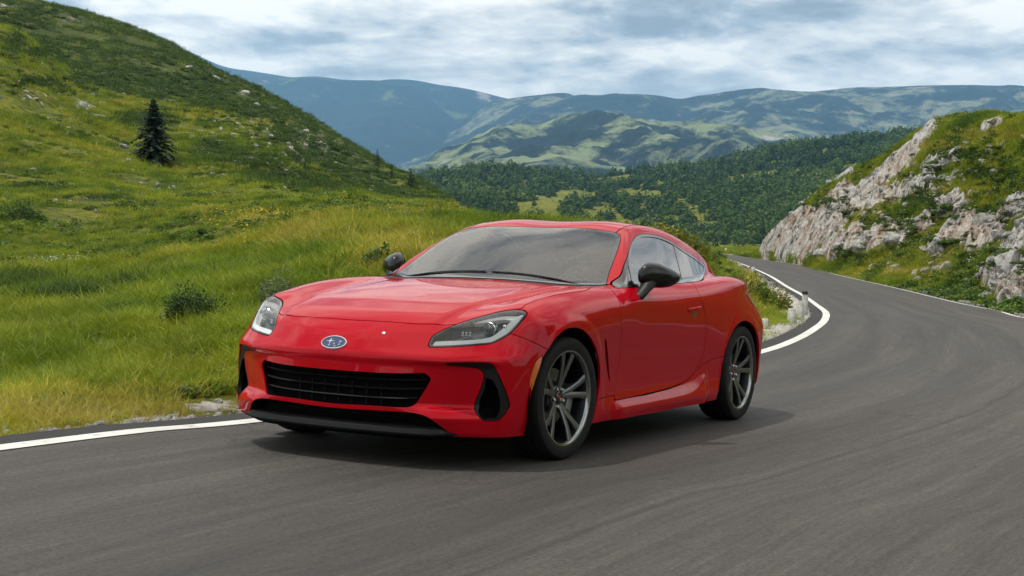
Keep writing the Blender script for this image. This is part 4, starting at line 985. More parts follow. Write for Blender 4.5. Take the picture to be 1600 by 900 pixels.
# marker lamp, fuel vent, fender slit from the bumper/fender
def paint_shell(name, part, **k): return shell(name, part, car, PAINT, **k)
MK = resamp(R['marker'], (), 4)
bs = bumper; mk_, bs = sub(*bs, lambda P: sd(P, MK, 'side', side), .003)
(bumper_o,) = paint_shell('front_bumper', bs, depth=.007)
shell('side_marker', mk_, car, AMBER, depth=.01, both=False, label='amber side marker lamp on the bumper corner')
VE = resamp(np.array([[-.372, .60], [-.40, .60], [-.455, .50], [-.515, .37], [-.50, .37], [-.43, .48]]), (0, 3), 4)
ve_, fend = sub(*fend, lambda P: sd(P, VE, 'side', side), .0)
paint_shell('front_fender', fend, both=False)
shell('fender_vent', ve_, car, BLACKP, depth=0, both=False, off=-.008)
(hood_o,) = paint_shell('hood', hood)
paint_shell('door', door, both=False)
paint_shell('side_skirt', skirt, both=False)
(roof_o,) = paint_shell('roof', roof)
(trunk_o,) = paint_shell('trunk_lid', trunk)
shell('tail_lamp', tail, car, REDP, both=False)
(shell_o,) = paint_shell('body_shell', compact(BODY['V'], BODY['p']), depth=.015)
lin = compact(*clip(BODY['V'], BODY['p'], BODY['V'][:, 2]-.80))
shell('inner_lining', lin, car, TRIM, depth=0, off=-.0135)
shell('inner_lining', roof, car, TRIM, depth=0, off=-.0125)
shell('inner_lining', door, car, TRIM, depth=0, off=-.0145, both=False)
lq = compact(*clip(BODY['V'], BODY['p'], np.minimum(.81-BODY['V'][:, 2], -BODY['V'][:, 0]-1.7))); shell('inner_lining', lq, car, TRIM, depth=0, off=-.0135)
shell('cowl', cowl, car, BLACKP, depth=0, off=-.004)
shell('windshield_border', ws_frit, car, BLACKG, depth=.02, off=-.0012)
(wso,) = shell('windshield', ws_glass, car, GLASSW, depth=0, off=-.001)
shell('rear_window', rw, car, GLASSS, depth=0); shell('rear_window_border', rwb, car, BLACKG, depth=.024)
shell('window_trim', sw_trim, car, BLACKG, depth=.024, both=False)
shell('window_trim', post, car, BLACKG, depth=.0, both=False, off=-.002)
shell('window_trim', dpost, car, BLACKG, depth=.0, both=False, off=-.001)
shell('quarter_window', win_rear, car, GLASSS, depth=0, both=False, off=-.003)
shell('door_window', wf_b, car, GLASSS, depth=0, both=False, off=-.004)
shell('vent_window', wf_a, car, GLASSS, depth=0, both=False, off=-.004)
# roof seam strips
seam = [(-1.285, .508), (-1.4, .502), (-1.6, .495), (-1.85, .489), (-2.04, .484)]
for s in (1, -1):
    sp = []
    for x, y in seam:
        q = project(np.array([[x, y, float(gZr(np.array([x]), np.array([y]))[0])]]), 6)[0]; sp.append((q[0], q[1]*s, q[2]-.006))
    MB().tube(sp, .007, 6).build('roof_seam', car, BLACKP)
DARK2 = pmat('radiator_black', (.006, .006, .007), .55, spec=.22)
# ---------------------------------------------------------------- headlights
lens_in, bez = sub(*lamp, lambda P: sd(P, LA, 'front', front)-.0085)
DR = np.array([[.479, .583], [.655, .599], [.718, .611], [.747, .632], [.769, .663], [.785, .712], [.789, .744], [.775, .741], [.762, .722], [.746, .692], [.730, .660], [.706, .633], [.645, .619], [.487, .605]])
DU = np.array([[.775, .744], [.700, .741], [.640, .728], [.585, .708], [.600, .704], [.660, .717], [.710, .726], [.764, .722]])
DR = resamp(DR, (0, 13), 4); DU = resamp(DU, (0,), 4)
drl, hr = sub(*lens_in, lambda P: sd(P, DR, 'front', front))
dru, hr = sub(*hr, lambda P: sd(P, DU, 'front', front))
lamps = shell('headlight', bez, car, BLACKG, depth=.055, both=False, off=-.001)
for h, s in zip(lamps, (1, -1)):
    shell('lens', lens_in, h, LENS, depth=0, both=False, off=-.001, sides=(s,))
    shell('reflector_bowl', lens_in, h, LAMPD, depth=0, both=False, off=-.052, sides=(s,))
    shell('daylight_strip', drl, h, WHITEP, depth=.03, both=False, off=-.006, sides=(s,))
    shell('upper_strip', dru, h, SILVER, depth=.02, both=False, off=-.016, sides=(s,))
    pc = Vector((.510, .668*s, .666)); MB().lathe([(.026, .0), (.030, .004), (.034, .0), (.034, -.03)], 32, 'x', pc).build('projector_ring', h, CHROME)
    b = MB().lathe([(.026*math.cos(a), .022*math.sin(a)) for a in np.linspace(0, math.pi/2, 8)], 32, 'x', pc-Vector((.004, 0, 0))).build('projector_lens', h, GLASSP)
    MB().box((.478, .738*s, .672), (.012, .008, .018), None, .004).build('chrome_tab', h, CHROME)
    m = MB()
    for i in range(3):
        for j in range(2): m.box((.590-.012*i, (.568+.013*i)*s, .632+.012*j), (.005, .0055, .0045), Matrix.Rotation(.3*s, 3, 'Z'), .002)
    m.build('turn_reflector', h, SILVER)
# ---------------------------------------------------------------- grille
def xf(y, z): return float(gXf(np.array([abs(y)]), np.array([z]))[0])
def bar(zf, y0, thick, depth, back, name, mat, n=40, zdrop=0.):
    m = MB(); ys = np.linspace(-y0, y0, n)
    k = len(m.V)
    for y in ys:
        z = zf(y); x = xf(y, .36)-back
        for dx, dz in ((0, thick*.5), (.004, 0), (-.002, -thick*.5), (-depth, -thick*.5-.006), (-depth, thick*.5)): m.V.append((x+dx, y, z+dz))
    for i in range(n-1):
        for j in range(5): m.F.append((i*5+j, i*5+(j+1) % 5, (i+1)*5+(j+1) % 5, (i+1)*5+j))
    m.F += [tuple(range(5)), tuple(range((n-1)*5, n*5))]
    return m.build(name, car, mat)
for z0, y0 in ((.408, .480), (.366, .462), (.322, .435)):
    bar(lambda y, z0=z0: z0+.010*(abs(y)/.45)**3*(1 if abs(y) < .46 else 1), y0, .007, .035, .026, 'grille_slat', DARK2)
m = MB(); ys = np.linspace(-.53, .53, 30)
for a, b in zip(ys[:-1], ys[1:]):
    m.quad((xf(a, .36)-.075, a, .26), (xf(b, .36)-.075, b, .26), (xf(b, .36)-.075, b, .47), (xf(a, .36)-.075, a, .47))
m.build('grille_back', car, DARK)
m = MB()
for y in np.arange(-.24, .25, .08): m.box((xf(y, .36)-.070, y, .335), (.004, .003, .050))
for z in np.arange(.29, .345, .009): m.tube([(xf(y, .36)-.071, y, z) for y in np.linspace(-.30, .30, 13)], .0012, 4)
m.build('radiator_mesh', car, DARK2)
# inner surround of the grille opening
def collar(Pyz, depth, name, mat, closed=False, x0=.004, shrink=1.0, sides=(1,)):
    m = MB()
    for s in sides:
        P = [(y*s, z) for y, z in Pyz]; n = len(P)
        for i in range(n if closed else n-1):
            a, b = P[i], P[(i+1) % n]
            if abs(a[0]) < 1e-6 and abs(b[0]) < 1e-6: continue
            xa, xb = xf(*a)-x0, xf(*b)-x0
            m.quad((xa, a[0], a[1]), (xb, b[0], b[1]), (xb-depth, b[0]*shrink, b[1]), (xa-depth, a[0]*shrink, a[1]))
    return m.build(name, car, mat)
gin = [p for p in GR if p[0] >= -.001]
collar(gin, .075, 'grille_surround', BLACKG, sides=(1, -1), x0=.012)
# lower intake and splitter
m = MB(); ys = np.linspace(-.72, .72, 49)
for a, b in zip(ys[:-1], ys[1:]):
    xa, xb = xf(a, .24)-.10, xf(b, .24)-.10
    m.quad((xa, a, .13), (xb, b, .13), (xb, b, .29), (xa, a, .29))
m.build('lower_grille_back', car, DARK)
bar(lambda y: .238, .47, .006, .04, .045, 'grille_slat', DARK2)
m = MB(); n = 61; ys = np.linspace(-.625, .625, n)
def spl(y):
    a = abs(y); t = sstep(.40, .625, a); return xf(a, .20)
prof = []
for y in ys:
    a = abs(y); x = xf(a, .20)+.010; t = float(sstep(.36, .56, a)); zt = .196+.004*t-.028*float(sstep(.54, .625, a)); zb = .158+.006*float(sstep(.5, .62, a))
    zb = min(zb, zt-.006)
    prof.append([(x-.08, y, zt+.012*(1-t)), (x-.018, y, zt), (x-.004, y, zt-.008), (x, y, zb+.010), (x-.006, y, zb), (x-.10, y, zb-.002)])
for p in prof: m.V += p
for i in range(n-1):
    for j in range(5): m.F.append((i*6+j, i*6+j+1, (i+1)*6+j+1, (i+1)*6+j))
m.build('front_splitter', car, BLACKP)
# ---------------------------------------------------------------- side intakes
fr = shell('intake_frame', ifr, car, BLACKP, depth=.02, both=False, off=-.004)
for s, f in zip((1, -1), fr):
    m = MB(); P = INI; n = len(P)
    for i in range(n):
        a, b = P[i], P[(i+1) % n]; xa, xb = xf(*a)-.006, xf(*b)-.006
        ya, yb = a[0], b[0]; k = .93
        ya2, yb2 = .735+(ya-.735)*k-.035, .735+(yb-.735)*k-.035; za2, zb2 = .33+(a[1]-.33)*k, .33+(b[1]-.33)*k
        m.quad((xa, ya*s, a[1]), (xb, yb*s, b[1]), (xb-.11, yb2*s, zb2), (xa-.11, ya2*s, za2))
    m.quad(*[(xf(*p)-.116, (.735+(p[0]-.735)*.93-.035)*s, .33+(p[1]-.33)*.93) for p in P])
    m.build('duct', f, DARK)
# ---------------------------------------------------------------- badge
bp0 = project(np.array([[.842, 0., .571]]))[0]; bn = surf_normal(bp0[None])[0]; bn[1] = 0; bn /= np.linalg.norm(bn)
bz = Vector(bn); by = Vector((0, 1, 0)); bx = by.cross(bz)  # bx: up along the nose
def bpt(a, b, h):
    q = project(np.array([[bp0[0], a, bp0[2]+b*.75]]))[0]; P = Vector(bp0)+by*a+bx*(-b if bx.z < 0 else b)
    dx = -.30*a*a
    return P+bz*(h+dx)
def ell(n, ra, rb, h0, h1, name, par, mat, inner=None):
    m = MB(); A = np.linspace(0, 2*math.pi, n, endpoint=False)
    o = [bpt(ra*math.cos(a), rb*math.sin(a), h0) for a in A]; o2 = [bpt(ra*.985*math.cos(a), rb*.97*math.sin(a), h1) for a in A]
    m.V += [tuple(p) for p in o+o2]; m.F += [(i, (i+1) % n, n+(i+1) % n, n+i) for i in range(n)]
    if inner:
        q = [bpt((ra-inner)*math.cos(a), (rb-inner)*math.sin(a), h1) for a in A]; q2 = [bpt((ra-inner)*math.cos(a), (rb-inner)*math.sin(a), h0) for a in A]
        m.V += [tuple(p) for p in q+q2]; m.F += [(n+i, n+(i+1) % n, 2*n+(i+1) % n, 2*n+i) for i in range(n)]+[(2*n+i, 2*n+(i+1) % n, 3*n+(i+1) % n, 3*n+i) for i in range(n)]
    else: m.F.append(tuple(range(n, 2*n)))
    return m.build(name, par, mat)
badge = ell(40, .069, .0345, -.006, .004, 'badge', car, BLUE); badge['label'] = 'oval blue badge with six silver stars'
ell(40, .073, .038, -.006, .0075, 'badge_rim', badge, BSIL, .0045)
m = MB()
def star(a, b, ra, rb, w=.22):
    P = []
    for i in range(8):
        t = i*math.pi/4; r = 1 if i % 2 == 0 else w; P.append(bpt(a+ra*r*math.cos(t), b+rb*r*math.sin(t), .0052))
    k = len(m.V); m.V += [tuple(p) for p in P]+[tuple(bpt(a, b, .0075))]; m.F += [(k+i, k+(i+1) % 8, k+8) for i in range(8)]
# the badge is seen from the front: the big star stands on the car's right
star(-.023, .007, .028, .019, .22); star(-.021, -.017, .011, .009, .32); star(.004, -.008, .010, .009, .32); star(.014, -.021, .010, .008, .32); star(.035, .006, .012, .009, .32); star(.034, -.010, .011, .008, .32)
m.build('badge_star', badge, BSIL)
# ---------------------------------------------------------------- mirrors
MT_ = [(0, 0, 0, .10), (.03, .36, -.42, .45), (.10, .68, -.66, .75), (.20, .93, -.80, .95), (.32, 1.0, -.86, 1.), (.48, .93, -.86, .98), (.64, .76, -.80, .90), (.78, .56, -.68, .74), (.90, .34, -.46, .50), (.97, .17, -.24, .28), (1., 0, 0, .10)]
for s in (1, -1):
    q_ = np.array(MT_); tt_ = np.linspace(0, 1, 25); tt_ = .5-.5*np.cos(np.pi*tt_); pr = np.stack([herm(q_[:, 0], q_[:, k], tt_) for k in (1, 2, 3)], 1); m = MB(); L = 32
    def mpt(t, zu, zl, dd, th, back=1.):
        y = .792+.208*t; xb = -1.000-.115*t+.02*t*t; zc = .944-.004*t; X = math.cos(th); Z = math.sin(th)
        X = math.copysign(abs(X)**.85, X); z = zc+.079*(zu*abs(Z)**.85 if Z > 0 else zl*abs(Z)**.80); x = xb+(X*.098*dd if X > 0 else X*.014*dd*back); return (x, y*s, z)
    for t_, (zu, zl, dd) in zip(tt_, pr):
        for j in range(L): m.V.append(mpt(t_, zu, zl, dd, 2*math.pi*j/L))
    for i in range(len(tt_)-1):
        for j in range(L): m.F.append((i*L+j, i*L+(j+1) % L, (i+1)*L+(j+1) % L, (i+1)*L+j))
    mo = m.build('door_mirror', car, MIRB, sharp=60)
    m = MB(); up_ = [(t_, zu) for t_, (zu, zl, dd) in zip(tt_, pr)][2:-2]; dn_ = [(t_, zl) for t_, (zu, zl, dd) in zip(tt_, pr)][2:-2][::-1]
    m.quad(*[(-1.000-.115*t_+.02*t_*t_-.0175, (.792+.208*t_)*s, .944-.004*t_+.079*z_*.86) for t_, z_ in up_+dn_]); m.build('mirror_glass', mo, CHROME)
    MB().tube([(-.885, .80*s, .805), (-.905, .836*s, .826), (-.945, .850*s, .868), (-.985, .856*s, .905)], [.024, .026, .026, .036], 8, sx=1.5).build('mirror_arm', mo, BLACKP, sharp=50)
# ---------------------------------------------------------------- door handles, wipers, antenna
for s in (1, -1):
    hp = []
    for x, z in ((-1.565, .741), (-1.60, .745), (-1.68, .750), (-1.74, .757), (-1.765, .755)):
        y = float(gYs(np.array([x]), np.array([z]))[0]); hp.append((x, (y+(.014 if -1.75 < x < -1.57 else .004))*s, z))
    MB().tube(hp, [.007, .010, .010, .010, .007], 8, up=(0, 0, 1), sx=.6).build('door_handle', car, PAINT)
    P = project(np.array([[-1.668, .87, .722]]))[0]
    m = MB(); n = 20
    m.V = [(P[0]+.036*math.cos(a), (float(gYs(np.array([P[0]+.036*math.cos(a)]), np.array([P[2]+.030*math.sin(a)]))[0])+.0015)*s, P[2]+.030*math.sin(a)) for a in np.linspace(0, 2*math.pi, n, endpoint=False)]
    m.F = [tuple(range(n))]; m.build('handle_recess_shade', car, pmat('paint_recess_shade', (.20, .002, .005), .35, 0, .6))  # flat patch on the door, shade of the recess painted as darker red
def onw(x, y, h=.0):
    z = float(gZr(np.array([x]), np.array([abs(y)]))[0]); return (x, y, z+h)
for y0, y1 in ((.62, .02), (-.02, -.58)):
    m = MB().tube([onw(-.66-.02*abs(y0+(y1-y0)*t), y0+(y1-y0)*t, .004) for t in np.linspace(0, 1, 12)], .004, 6)
    m.build('wiper', car, BLACKP)
MB().tube([(-2.30, 0, 1.17), (-2.36, 0, 1.215), (-2.42, 0, 1.20)], [.03, .02, .008], 8).build('roof_antenna', car, PAINT)
# ---------------------------------------------------------------- wheels
def wheel_parts(name, side):
    root = bpy.data.objects.new(name, None); C.objects.link(root); root.parent = car
    s = side
    tp = [(.238, -.092), (.243, -.104), (.262, -.1085), (.285, -.109), (.300, -.105), (.3085, -.094), (.3125, -.075)]
    for g in (-.045, 0., .045):
        tp += [(.3138, g-.010), (.3135, g-.0045), (.306, g-.004), (.306, g+.004), (.3135, g+.0045), (.3138, g+.010)]
    tp += [(.3125, .075), (.3085, .094), (.300, .105), (.285, .109), (.262, .1085), (.243, .104), (.238, .092)]
    MB().lathe([(r, t*s) for r, t in tp], 96).build('tyre', root, RUBBER, sharp=30)
    rim = MB().lathe([(r, t*s) for r, t in [(.240, -.095), (.225, -.09), (.215, -.02), (.218, .05), (.226, .085), (.231, .094)]], 96).build('rim', root, BLACKA)
    MB().lathe([(r, t*s) for r, t in [(.226, .085), (.2295, .0955), (.2345, .1015), (.2445, .1035), (.2455, .098), (.238, .092)]], 96).build('rim_lip', rim, LIP)
    sp = MB()
    for k in range(5):
        for o in (-1, 1):
            a0 = 2*math.pi*k/5+.42+o*.085; a1 = 2*math.pi*k/5+.42+o*.215
            P = []
            for t, (r, y, w, d) in zip((0, .35, .7, 1), ((.040, .052, .0165, .020), (.095, .064, .0155, .016), (.165, .080, .0155, .013), (.228, .089, .020, .010))):
                a = a0+(a1-a0)*t; P.append((r, y*s, w, d, a))
            kk = len(sp.V)
            for r, y, w, d, a in P:
                cx, cz = r*math.cos(a), r*math.sin(a); tx, tz = -math.sin(a), math.cos(a)
                for ww, dy in ((-w, -d), (-w*.95, -.003), (-w*.45, 0), (w*.45, 0), (w*.95, -.003), (w, -d)):
                    sp.V.append((cx+tx*ww, y+dy*s, cz+tz*ww))
            for i in range(3):
                for j in range(6): sp.F.append((kk+i*6+j, kk+i*6+(j+1) % 6, kk+(i+1)*6+(j+1) % 6, kk+(i+1)*6+j))
        if True:
            o = sp.build('spoke', rim, ALLOY, sharp=40); sp = MB()
    MB().lathe([(.0, .0), (.060, .0), (.068, .030), (.062, .046), (.050, .052), (.036, .050), (.032, .040), (.0, .040)] if s > 0 else [(r, -t) for r, t in [(.0, .0), (.060, .0), (.068, .030), (.062, .046), (.050, .052), (.036, .050), (.032, .040), (.0, .040)]], 40).build('hub', rim, ALLOY)
    MB().lathe([(.031, .040*s), (.030, .052*s), (.026, .055*s), (0, .056*s)], 32).build('centre_cap', rim, BLACKG)
    MB().lathe([(.011, .0562*s), (.010, .0575*s), (0, .058*s)], 16).build('cap_emblem', rim, REDC)
    for k in range(5):
        a = 2*math.pi*k/5+.42+math.pi/5; MB().lathe([(.0105, .03*s), (.0105, .056*s), (.008, .060*s), (0, .060*s)], 8, 'y', (.049*math.cos(a), 0, .049*math.sin(a))).build('lug_nut', rim, CHROME)
    MB().lathe([(r, t*s) for r, t in [(.07, -.010), (.147, -.010), (.147, .006), (.085, .006), (.08, .03), (.0, .03)]], 64).build('brake_disc', root, STEEL)
    m = MB()
    for i in range(9):
        a = math.pi*(.80+.30*i/8)  # towards the rear
        pass
    A = np.linspace(2.75, 3.75, 9); kk = 0
    for a in A:
        for r, t in ((.100, .012), (.100, .045), (.125, .052), (.158, .045), (.160, -.03), (.160, .0)): m.V.append((r*math.cos(a), t*s, r*math.sin(a)))
    for i in range(8):
        for j in range(5): m.F.append((i*6+j, i*6+j+1, (i+1)*6+j+1, (i+1)*6+j))
    m.build('brake_caliper', root, CALIP)
    return root
BLACKA = pmat('rim_barrel', (.02, .021, .022), .35, .6); REDC = pmat('cap_red', (.5, .01, .02), .3)
for x, s, st in ((0, 1, -.061), (0, -1, -.061), (-2.575, 1, 0), (-2.575, -1, 0)):
    w = wheel_parts('wheel', s); w.location = (x, (.752 if x == 0 else .765)*s, .3145); w.rotation_euler = (0, 0, st)
    bpy.context.view_layer.update()
# wheel housings
for s in (1, -1):
    for cx, P in ((0, AF), (-2.575, AR)):
        m = MB(); pts = [p for p in P if p[1] > .14 and not (cx < -1 and p[0] < -2.8 and p[1] < .31)]; i0 = None
        # order around the arch from front-bottom to rear-bottom
        pts.sort(key=lambda p: math.atan2(p[1]-.3145+.0, (p[0]-cx)) if math.atan2(p[1]-.3145, p[0]-cx) > -2 else math.atan2(p[1]-.3145, p[0]-cx)+2*math.pi)
        for a, b in zip(pts[:-1], pts[1:]):
            sc_ = 1.03
            A_ = (cx+(a[0]-cx)*sc_, a[1]*1.0+.008); B_ = (cx+(b[0]-cx)*sc_, b[1]*1.0+.008)
            m.quad((A_[0], .855*s, A_[1]), (B_[0], .855*s, B_[1]), (B_[0], .50*s, B_[1]), (A_[0], .50*s, A_[1]))
        q = [(p[0], .50*s, p[1]) for p in pts]; m.quad(*q); m.build('wheel_housing', car, DARK, smooth=False)
# floor pan and rear wall
m = MB()
m.box((-1.30, 0, .200), (1.70, .48, .015)); m.box((-1.28, 0, .200), (.80, .83, .014)); m.box((.55, 0, .200), (.16, .50, .012)); m.box((-3.1, 0, .24), (.16, .62, .02))
m.build('floor_pan', car, DARK)
# ---------------------------------------------------------------- interior
m = MB(); m.box((-.95, 0, .78), (.16, .68, .045), Matrix.Rotation(.10, 3, 'Y'), .04); m.box((-.80, 0, .80), (.2, .66, .03), Matrix.Rotation(.08, 3, 'Y'), .02); m.box((-1.05, 0, .62), (.06, .66, .14), None, .03)
m.box((-1.35, 0, .50), (.35, .10, .10), None, .03)
m.box((-1.09, .37, .855), (.07, .17, .028), None, .02)
m.build('dashboard', car, TRIM)
stw = MB(); c0 = Vector((-1.20, .37, .80)); Rm = Matrix.Rotation(math.radians(-66), 3, 'Y')
stw.tube([tuple(c0+Rm @ Vector((.185*math.cos(a), .185*math.sin(a), 0))) for a in np.linspace(0, 2*math.pi, 33)], .014, 8, False)
for a in (0, math.pi, -math.pi/2): stw.tube([tuple(c0), tuple(c0+Rm @ Vector((.18*math.cos(a+math.pi/2), .18*math.sin(a+math.pi/2), 0)))], .014, 6)
stw.tube([tuple(c0-Rm @ Vector((0, 0, .02))), tuple(c0+Rm @ Vector((0, 0, -.2)))], .04, 10); stw.tube([tuple(c0-Rm@Vector((0,0,.0))), tuple(c0+Rm @ Vector((0, 0, .025)))], .06, 12)
stw.build('steering_wheel', car, BLACKP)
for y in (.37, -.37):
    m = MB(); m.box((-1.62, y, .42), (.25, .24, .07), None, .05); m.box((-1.93, y, .72), (.06, .23, .30), Matrix.Rotation(-.30, 3, 'Y'), .05)
    m.box((-1.93, y+.2, .70), (.09, .045, .25), Matrix.Rotation(-.30, 3, 'Y'), .03); m.box((-1.93, y-.2, .70), (.09, .045, .25), Matrix.Rotation(-.30, 3, 'Y'), .03)
    m.box((-2.03, y, 1.035), (.05, .125, .09), Matrix.Rotation(-.30, 3, 'Y'), .045); m.build('seat', car, SEATM)
m = MB(); m.box((-2.55, 0, .86), (.30, .62, .02)); m.box((-2.30, 0, .62), (.05, .62, .24), Matrix.Rotation(-.35, 3, 'Y'), .03); m.build('rear_shelf', car, TRIM)
for s in (1, -1): MB().box((-1.40, .80*s, .60), (.52, .03, .24), None, .02).build('door_lining', car, TRIM)
m = MB(); m.box((-1.30, 0, 1.135), (.012, .115, .030), Matrix.Rotation(.2, 3, 'Y'), .012); m.tube([(-1.29, 0, 1.15), (-1.30, 0, 1.21)], .01, 6); m.box((-1.30, 0, 1.185), (.03, .05, .018), None, .01); m.build('rear_view_mirror', car, BLACKP)
# headliner, just below the roof
m = MB()
gx = np.linspace(-1.36, -2.0, 8); gy = np.linspace(-.47, .47, 9)
for i in range(7):
    for j in range(8):
        P = [(gx[i], gy[j]), (gx[i+1], gy[j]), (gx[i+1], gy[j+1]), (gx[i], gy[j+1])]
        m.quad(*[(x, y, float(gZr(np.array([x]), np.array([abs(y)]))[0])-.035) for x, y in P])
m.build('headliner', car, TRIM)
# ================================================================ vegetation, stones, posts
RG = np.random.RandomState(11)
def leafmat(name, cols, rough=.6, vary=.25, sc_=3., trans=.35, patchy=0):
    m = pmat(name, cols[0], rough, spec=.25); t = NT(m); b = t.n['Principled BSDF']
    oi = t.add('ShaderNodeObjectInfo'); g = t.add('ShaderNodeNewGeometry')
    fac = oi.outputs['Random']
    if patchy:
        pn = tnoise(t, g.outputs['Position'], patchy, 6., .62, (1, 1, .3)); pm = t.add('ShaderNodeMapRange'); pm.inputs['From Min'].default_value = .33; pm.inputs['From Max'].default_value = .67; t.link(pn, pm.inputs['Value'])  # broad tone patches in the leaf colour; on grass they stand in for cloud shadow
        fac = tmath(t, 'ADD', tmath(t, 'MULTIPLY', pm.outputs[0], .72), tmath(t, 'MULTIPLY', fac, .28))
    c = ramp(t, fac, [(i/(len(cols)-1), c_) for i, c_ in enumerate(cols)])
    n = tnoise(t, g.outputs['Position'], sc_, 3.)
    c = tmix(t, vary*2, c, ramp(t, n, [(.3, (.28, .28, .28)), (.7, (.74, .74, .70))]), 'OVERLAY')
    t.link(c, b.inputs['Base Color'])
    if trans:
        tl = t.add('ShaderNodeBsdfTranslucent'); t.link(c, tl.inputs[0]); ms_ = t.add('ShaderNodeMixShader'); ms_.inputs[0].default_value = trans
        t.link(b.outputs[0], ms_.inputs[1]); t.link(tl.outputs[0], ms_.inputs[2]); t.link(ms_.outputs[0], t.n['Material Output'].inputs[0])
    return m
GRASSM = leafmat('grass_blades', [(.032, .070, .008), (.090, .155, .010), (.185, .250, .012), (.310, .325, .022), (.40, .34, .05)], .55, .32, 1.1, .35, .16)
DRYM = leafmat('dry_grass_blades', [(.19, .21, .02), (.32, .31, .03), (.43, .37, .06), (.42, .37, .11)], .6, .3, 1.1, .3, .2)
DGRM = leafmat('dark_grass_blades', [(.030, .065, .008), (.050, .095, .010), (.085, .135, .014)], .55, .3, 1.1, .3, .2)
HERBM = leafmat('herb_leaves', [(.030, .070, .010), (.080, .145, .015), (.165, .220, .022)], .5, .3, .8)
BUSHM = leafmat('bush_leaves', [(.035, .075, .012), (.060, .110, .018), (.10, .155, .024)], .5, .4, 2.)
BUSHY = leafmat('yellow_bush_leaves', [(.12, .16, .012), (.16, .18, .016), (.20, .20, .02)], .5, .35, 2.)
BUSHP = leafmat('pale_bush_leaves', [(.10, .15, .05), (.16, .20, .09), (.22, .25, .14)], .5, .4, 4.)
SHRM = leafmat('shrub_leaves', [(.035, .070, .012), (.060, .105, .014), (.10, .145, .018)], .5, .3, 1., .35, .1)
SPRM = leafmat('spruce_needles', [(.008, .020, .008), (.014, .030, .010)], .7, .4, 1.5, .1)
FORM = leafmat('forest_leaves', [(.028, .062, .016), (.042, .090, .020), (.080, .140, .026), (.150, .205, .036)], .7, .10, .02, .2, .0045)
BARK = noise_rough(pmat('bark', (.06, .04, .03), .9), 12, .8, .95, .5, 60)
YEL = pmat('yellow_petals', (.62, .47, .01), .6); WHI = pmat('white_petals', (.62, .63, .58), .6); ORA = pmat('rust_seedheads', (.28, .10, .03), .7)
def blades(n, h, spread, w, lean=.5, seed=0, seg=2):
    r = np.random.RandomState(seed); V = []; F = []
    for i in range(n):
        a = r.rand()*6.28; d = spread*math.sqrt(r.rand()); x, y = d*math.cos(a), d*math.sin(a); ba = r.rand()*6.28; hh = h*(.55+.6*r.rand()); ln = lean*(.3+r.rand())*hh; ww = w*(.7+.6*r.rand())
        ta = r.rand()*6.28; tx, ty = math.cos(ta)*ww, math.sin(ta)*ww; k = len(V)
        for j in range(seg+1):
            t = j/seg; cx, cy = x+math.cos(ba)*ln*t*t, y+math.sin(ba)*ln*t*t; z = hh*t*(1-.18*t)
            if j < seg: V += [(cx-tx*(1-t*.6), cy-ty*(1-t*.6), z), (cx+tx*(1-t*.6), cy+ty*(1-t*.6), z)]
            else: V.append((cx, cy, z))
        for j in range(seg-1): F.append((k+2*j, k+2*j+1, k+2*j+3, k+2*j+2))
        F.append((k+2*(seg-1), k+2*(seg-1)+1, k+2*seg))
    return V, F
def leaves(n, r, h, lw, seed=0, low=.0, clump=7, shellf=.55):
    """dome of small leaves gathered into clumps"""
    g = np.random.RandomState(seed); V = []; F = []; cl = []
    for i in range(clump):
        a = g.rand()*6.28; e = math.asin(low+(1-low)*g.rand()); q = .45+.35*g.rand(); cl.append((r*q*math.cos(a)*math.cos(e), r*q*math.sin(a)*math.cos(e), h*q*math.sin(e), .38+.25*g.rand()))
    for i in range(n):
        c = cl[g.randint(clump)]; d = g.normal(size=3); d /= np.linalg.norm(d); d *= (shellf+(1-shellf)*g.rand())*c[3]
        p = np.array([c[0]+d[0]*r, c[1]+d[1]*r, max(c[2]+d[2]*h*1.1, .02*h)])
        u = g.normal(size=3); u /= np.linalg.norm(u); v = np.cross(u, d+1e-3*g.normal(size=3)); v /= np.linalg.norm(v)+1e-9; l = lw*(.6+.8*g.rand()); k = len(V)
        V += [tuple(p-u*l), tuple(p+v*l*.5), tuple(p+u*l), tuple(p-v*l*.5)]; F.append((k, k+1, k+2, k+3))
    return V, F
def mesh_data(name, VF, mat):
    me = bpy.data.meshes.new(name); me.from_pydata(VF[0], [], VF[1]); me.materials.append(mat); return me
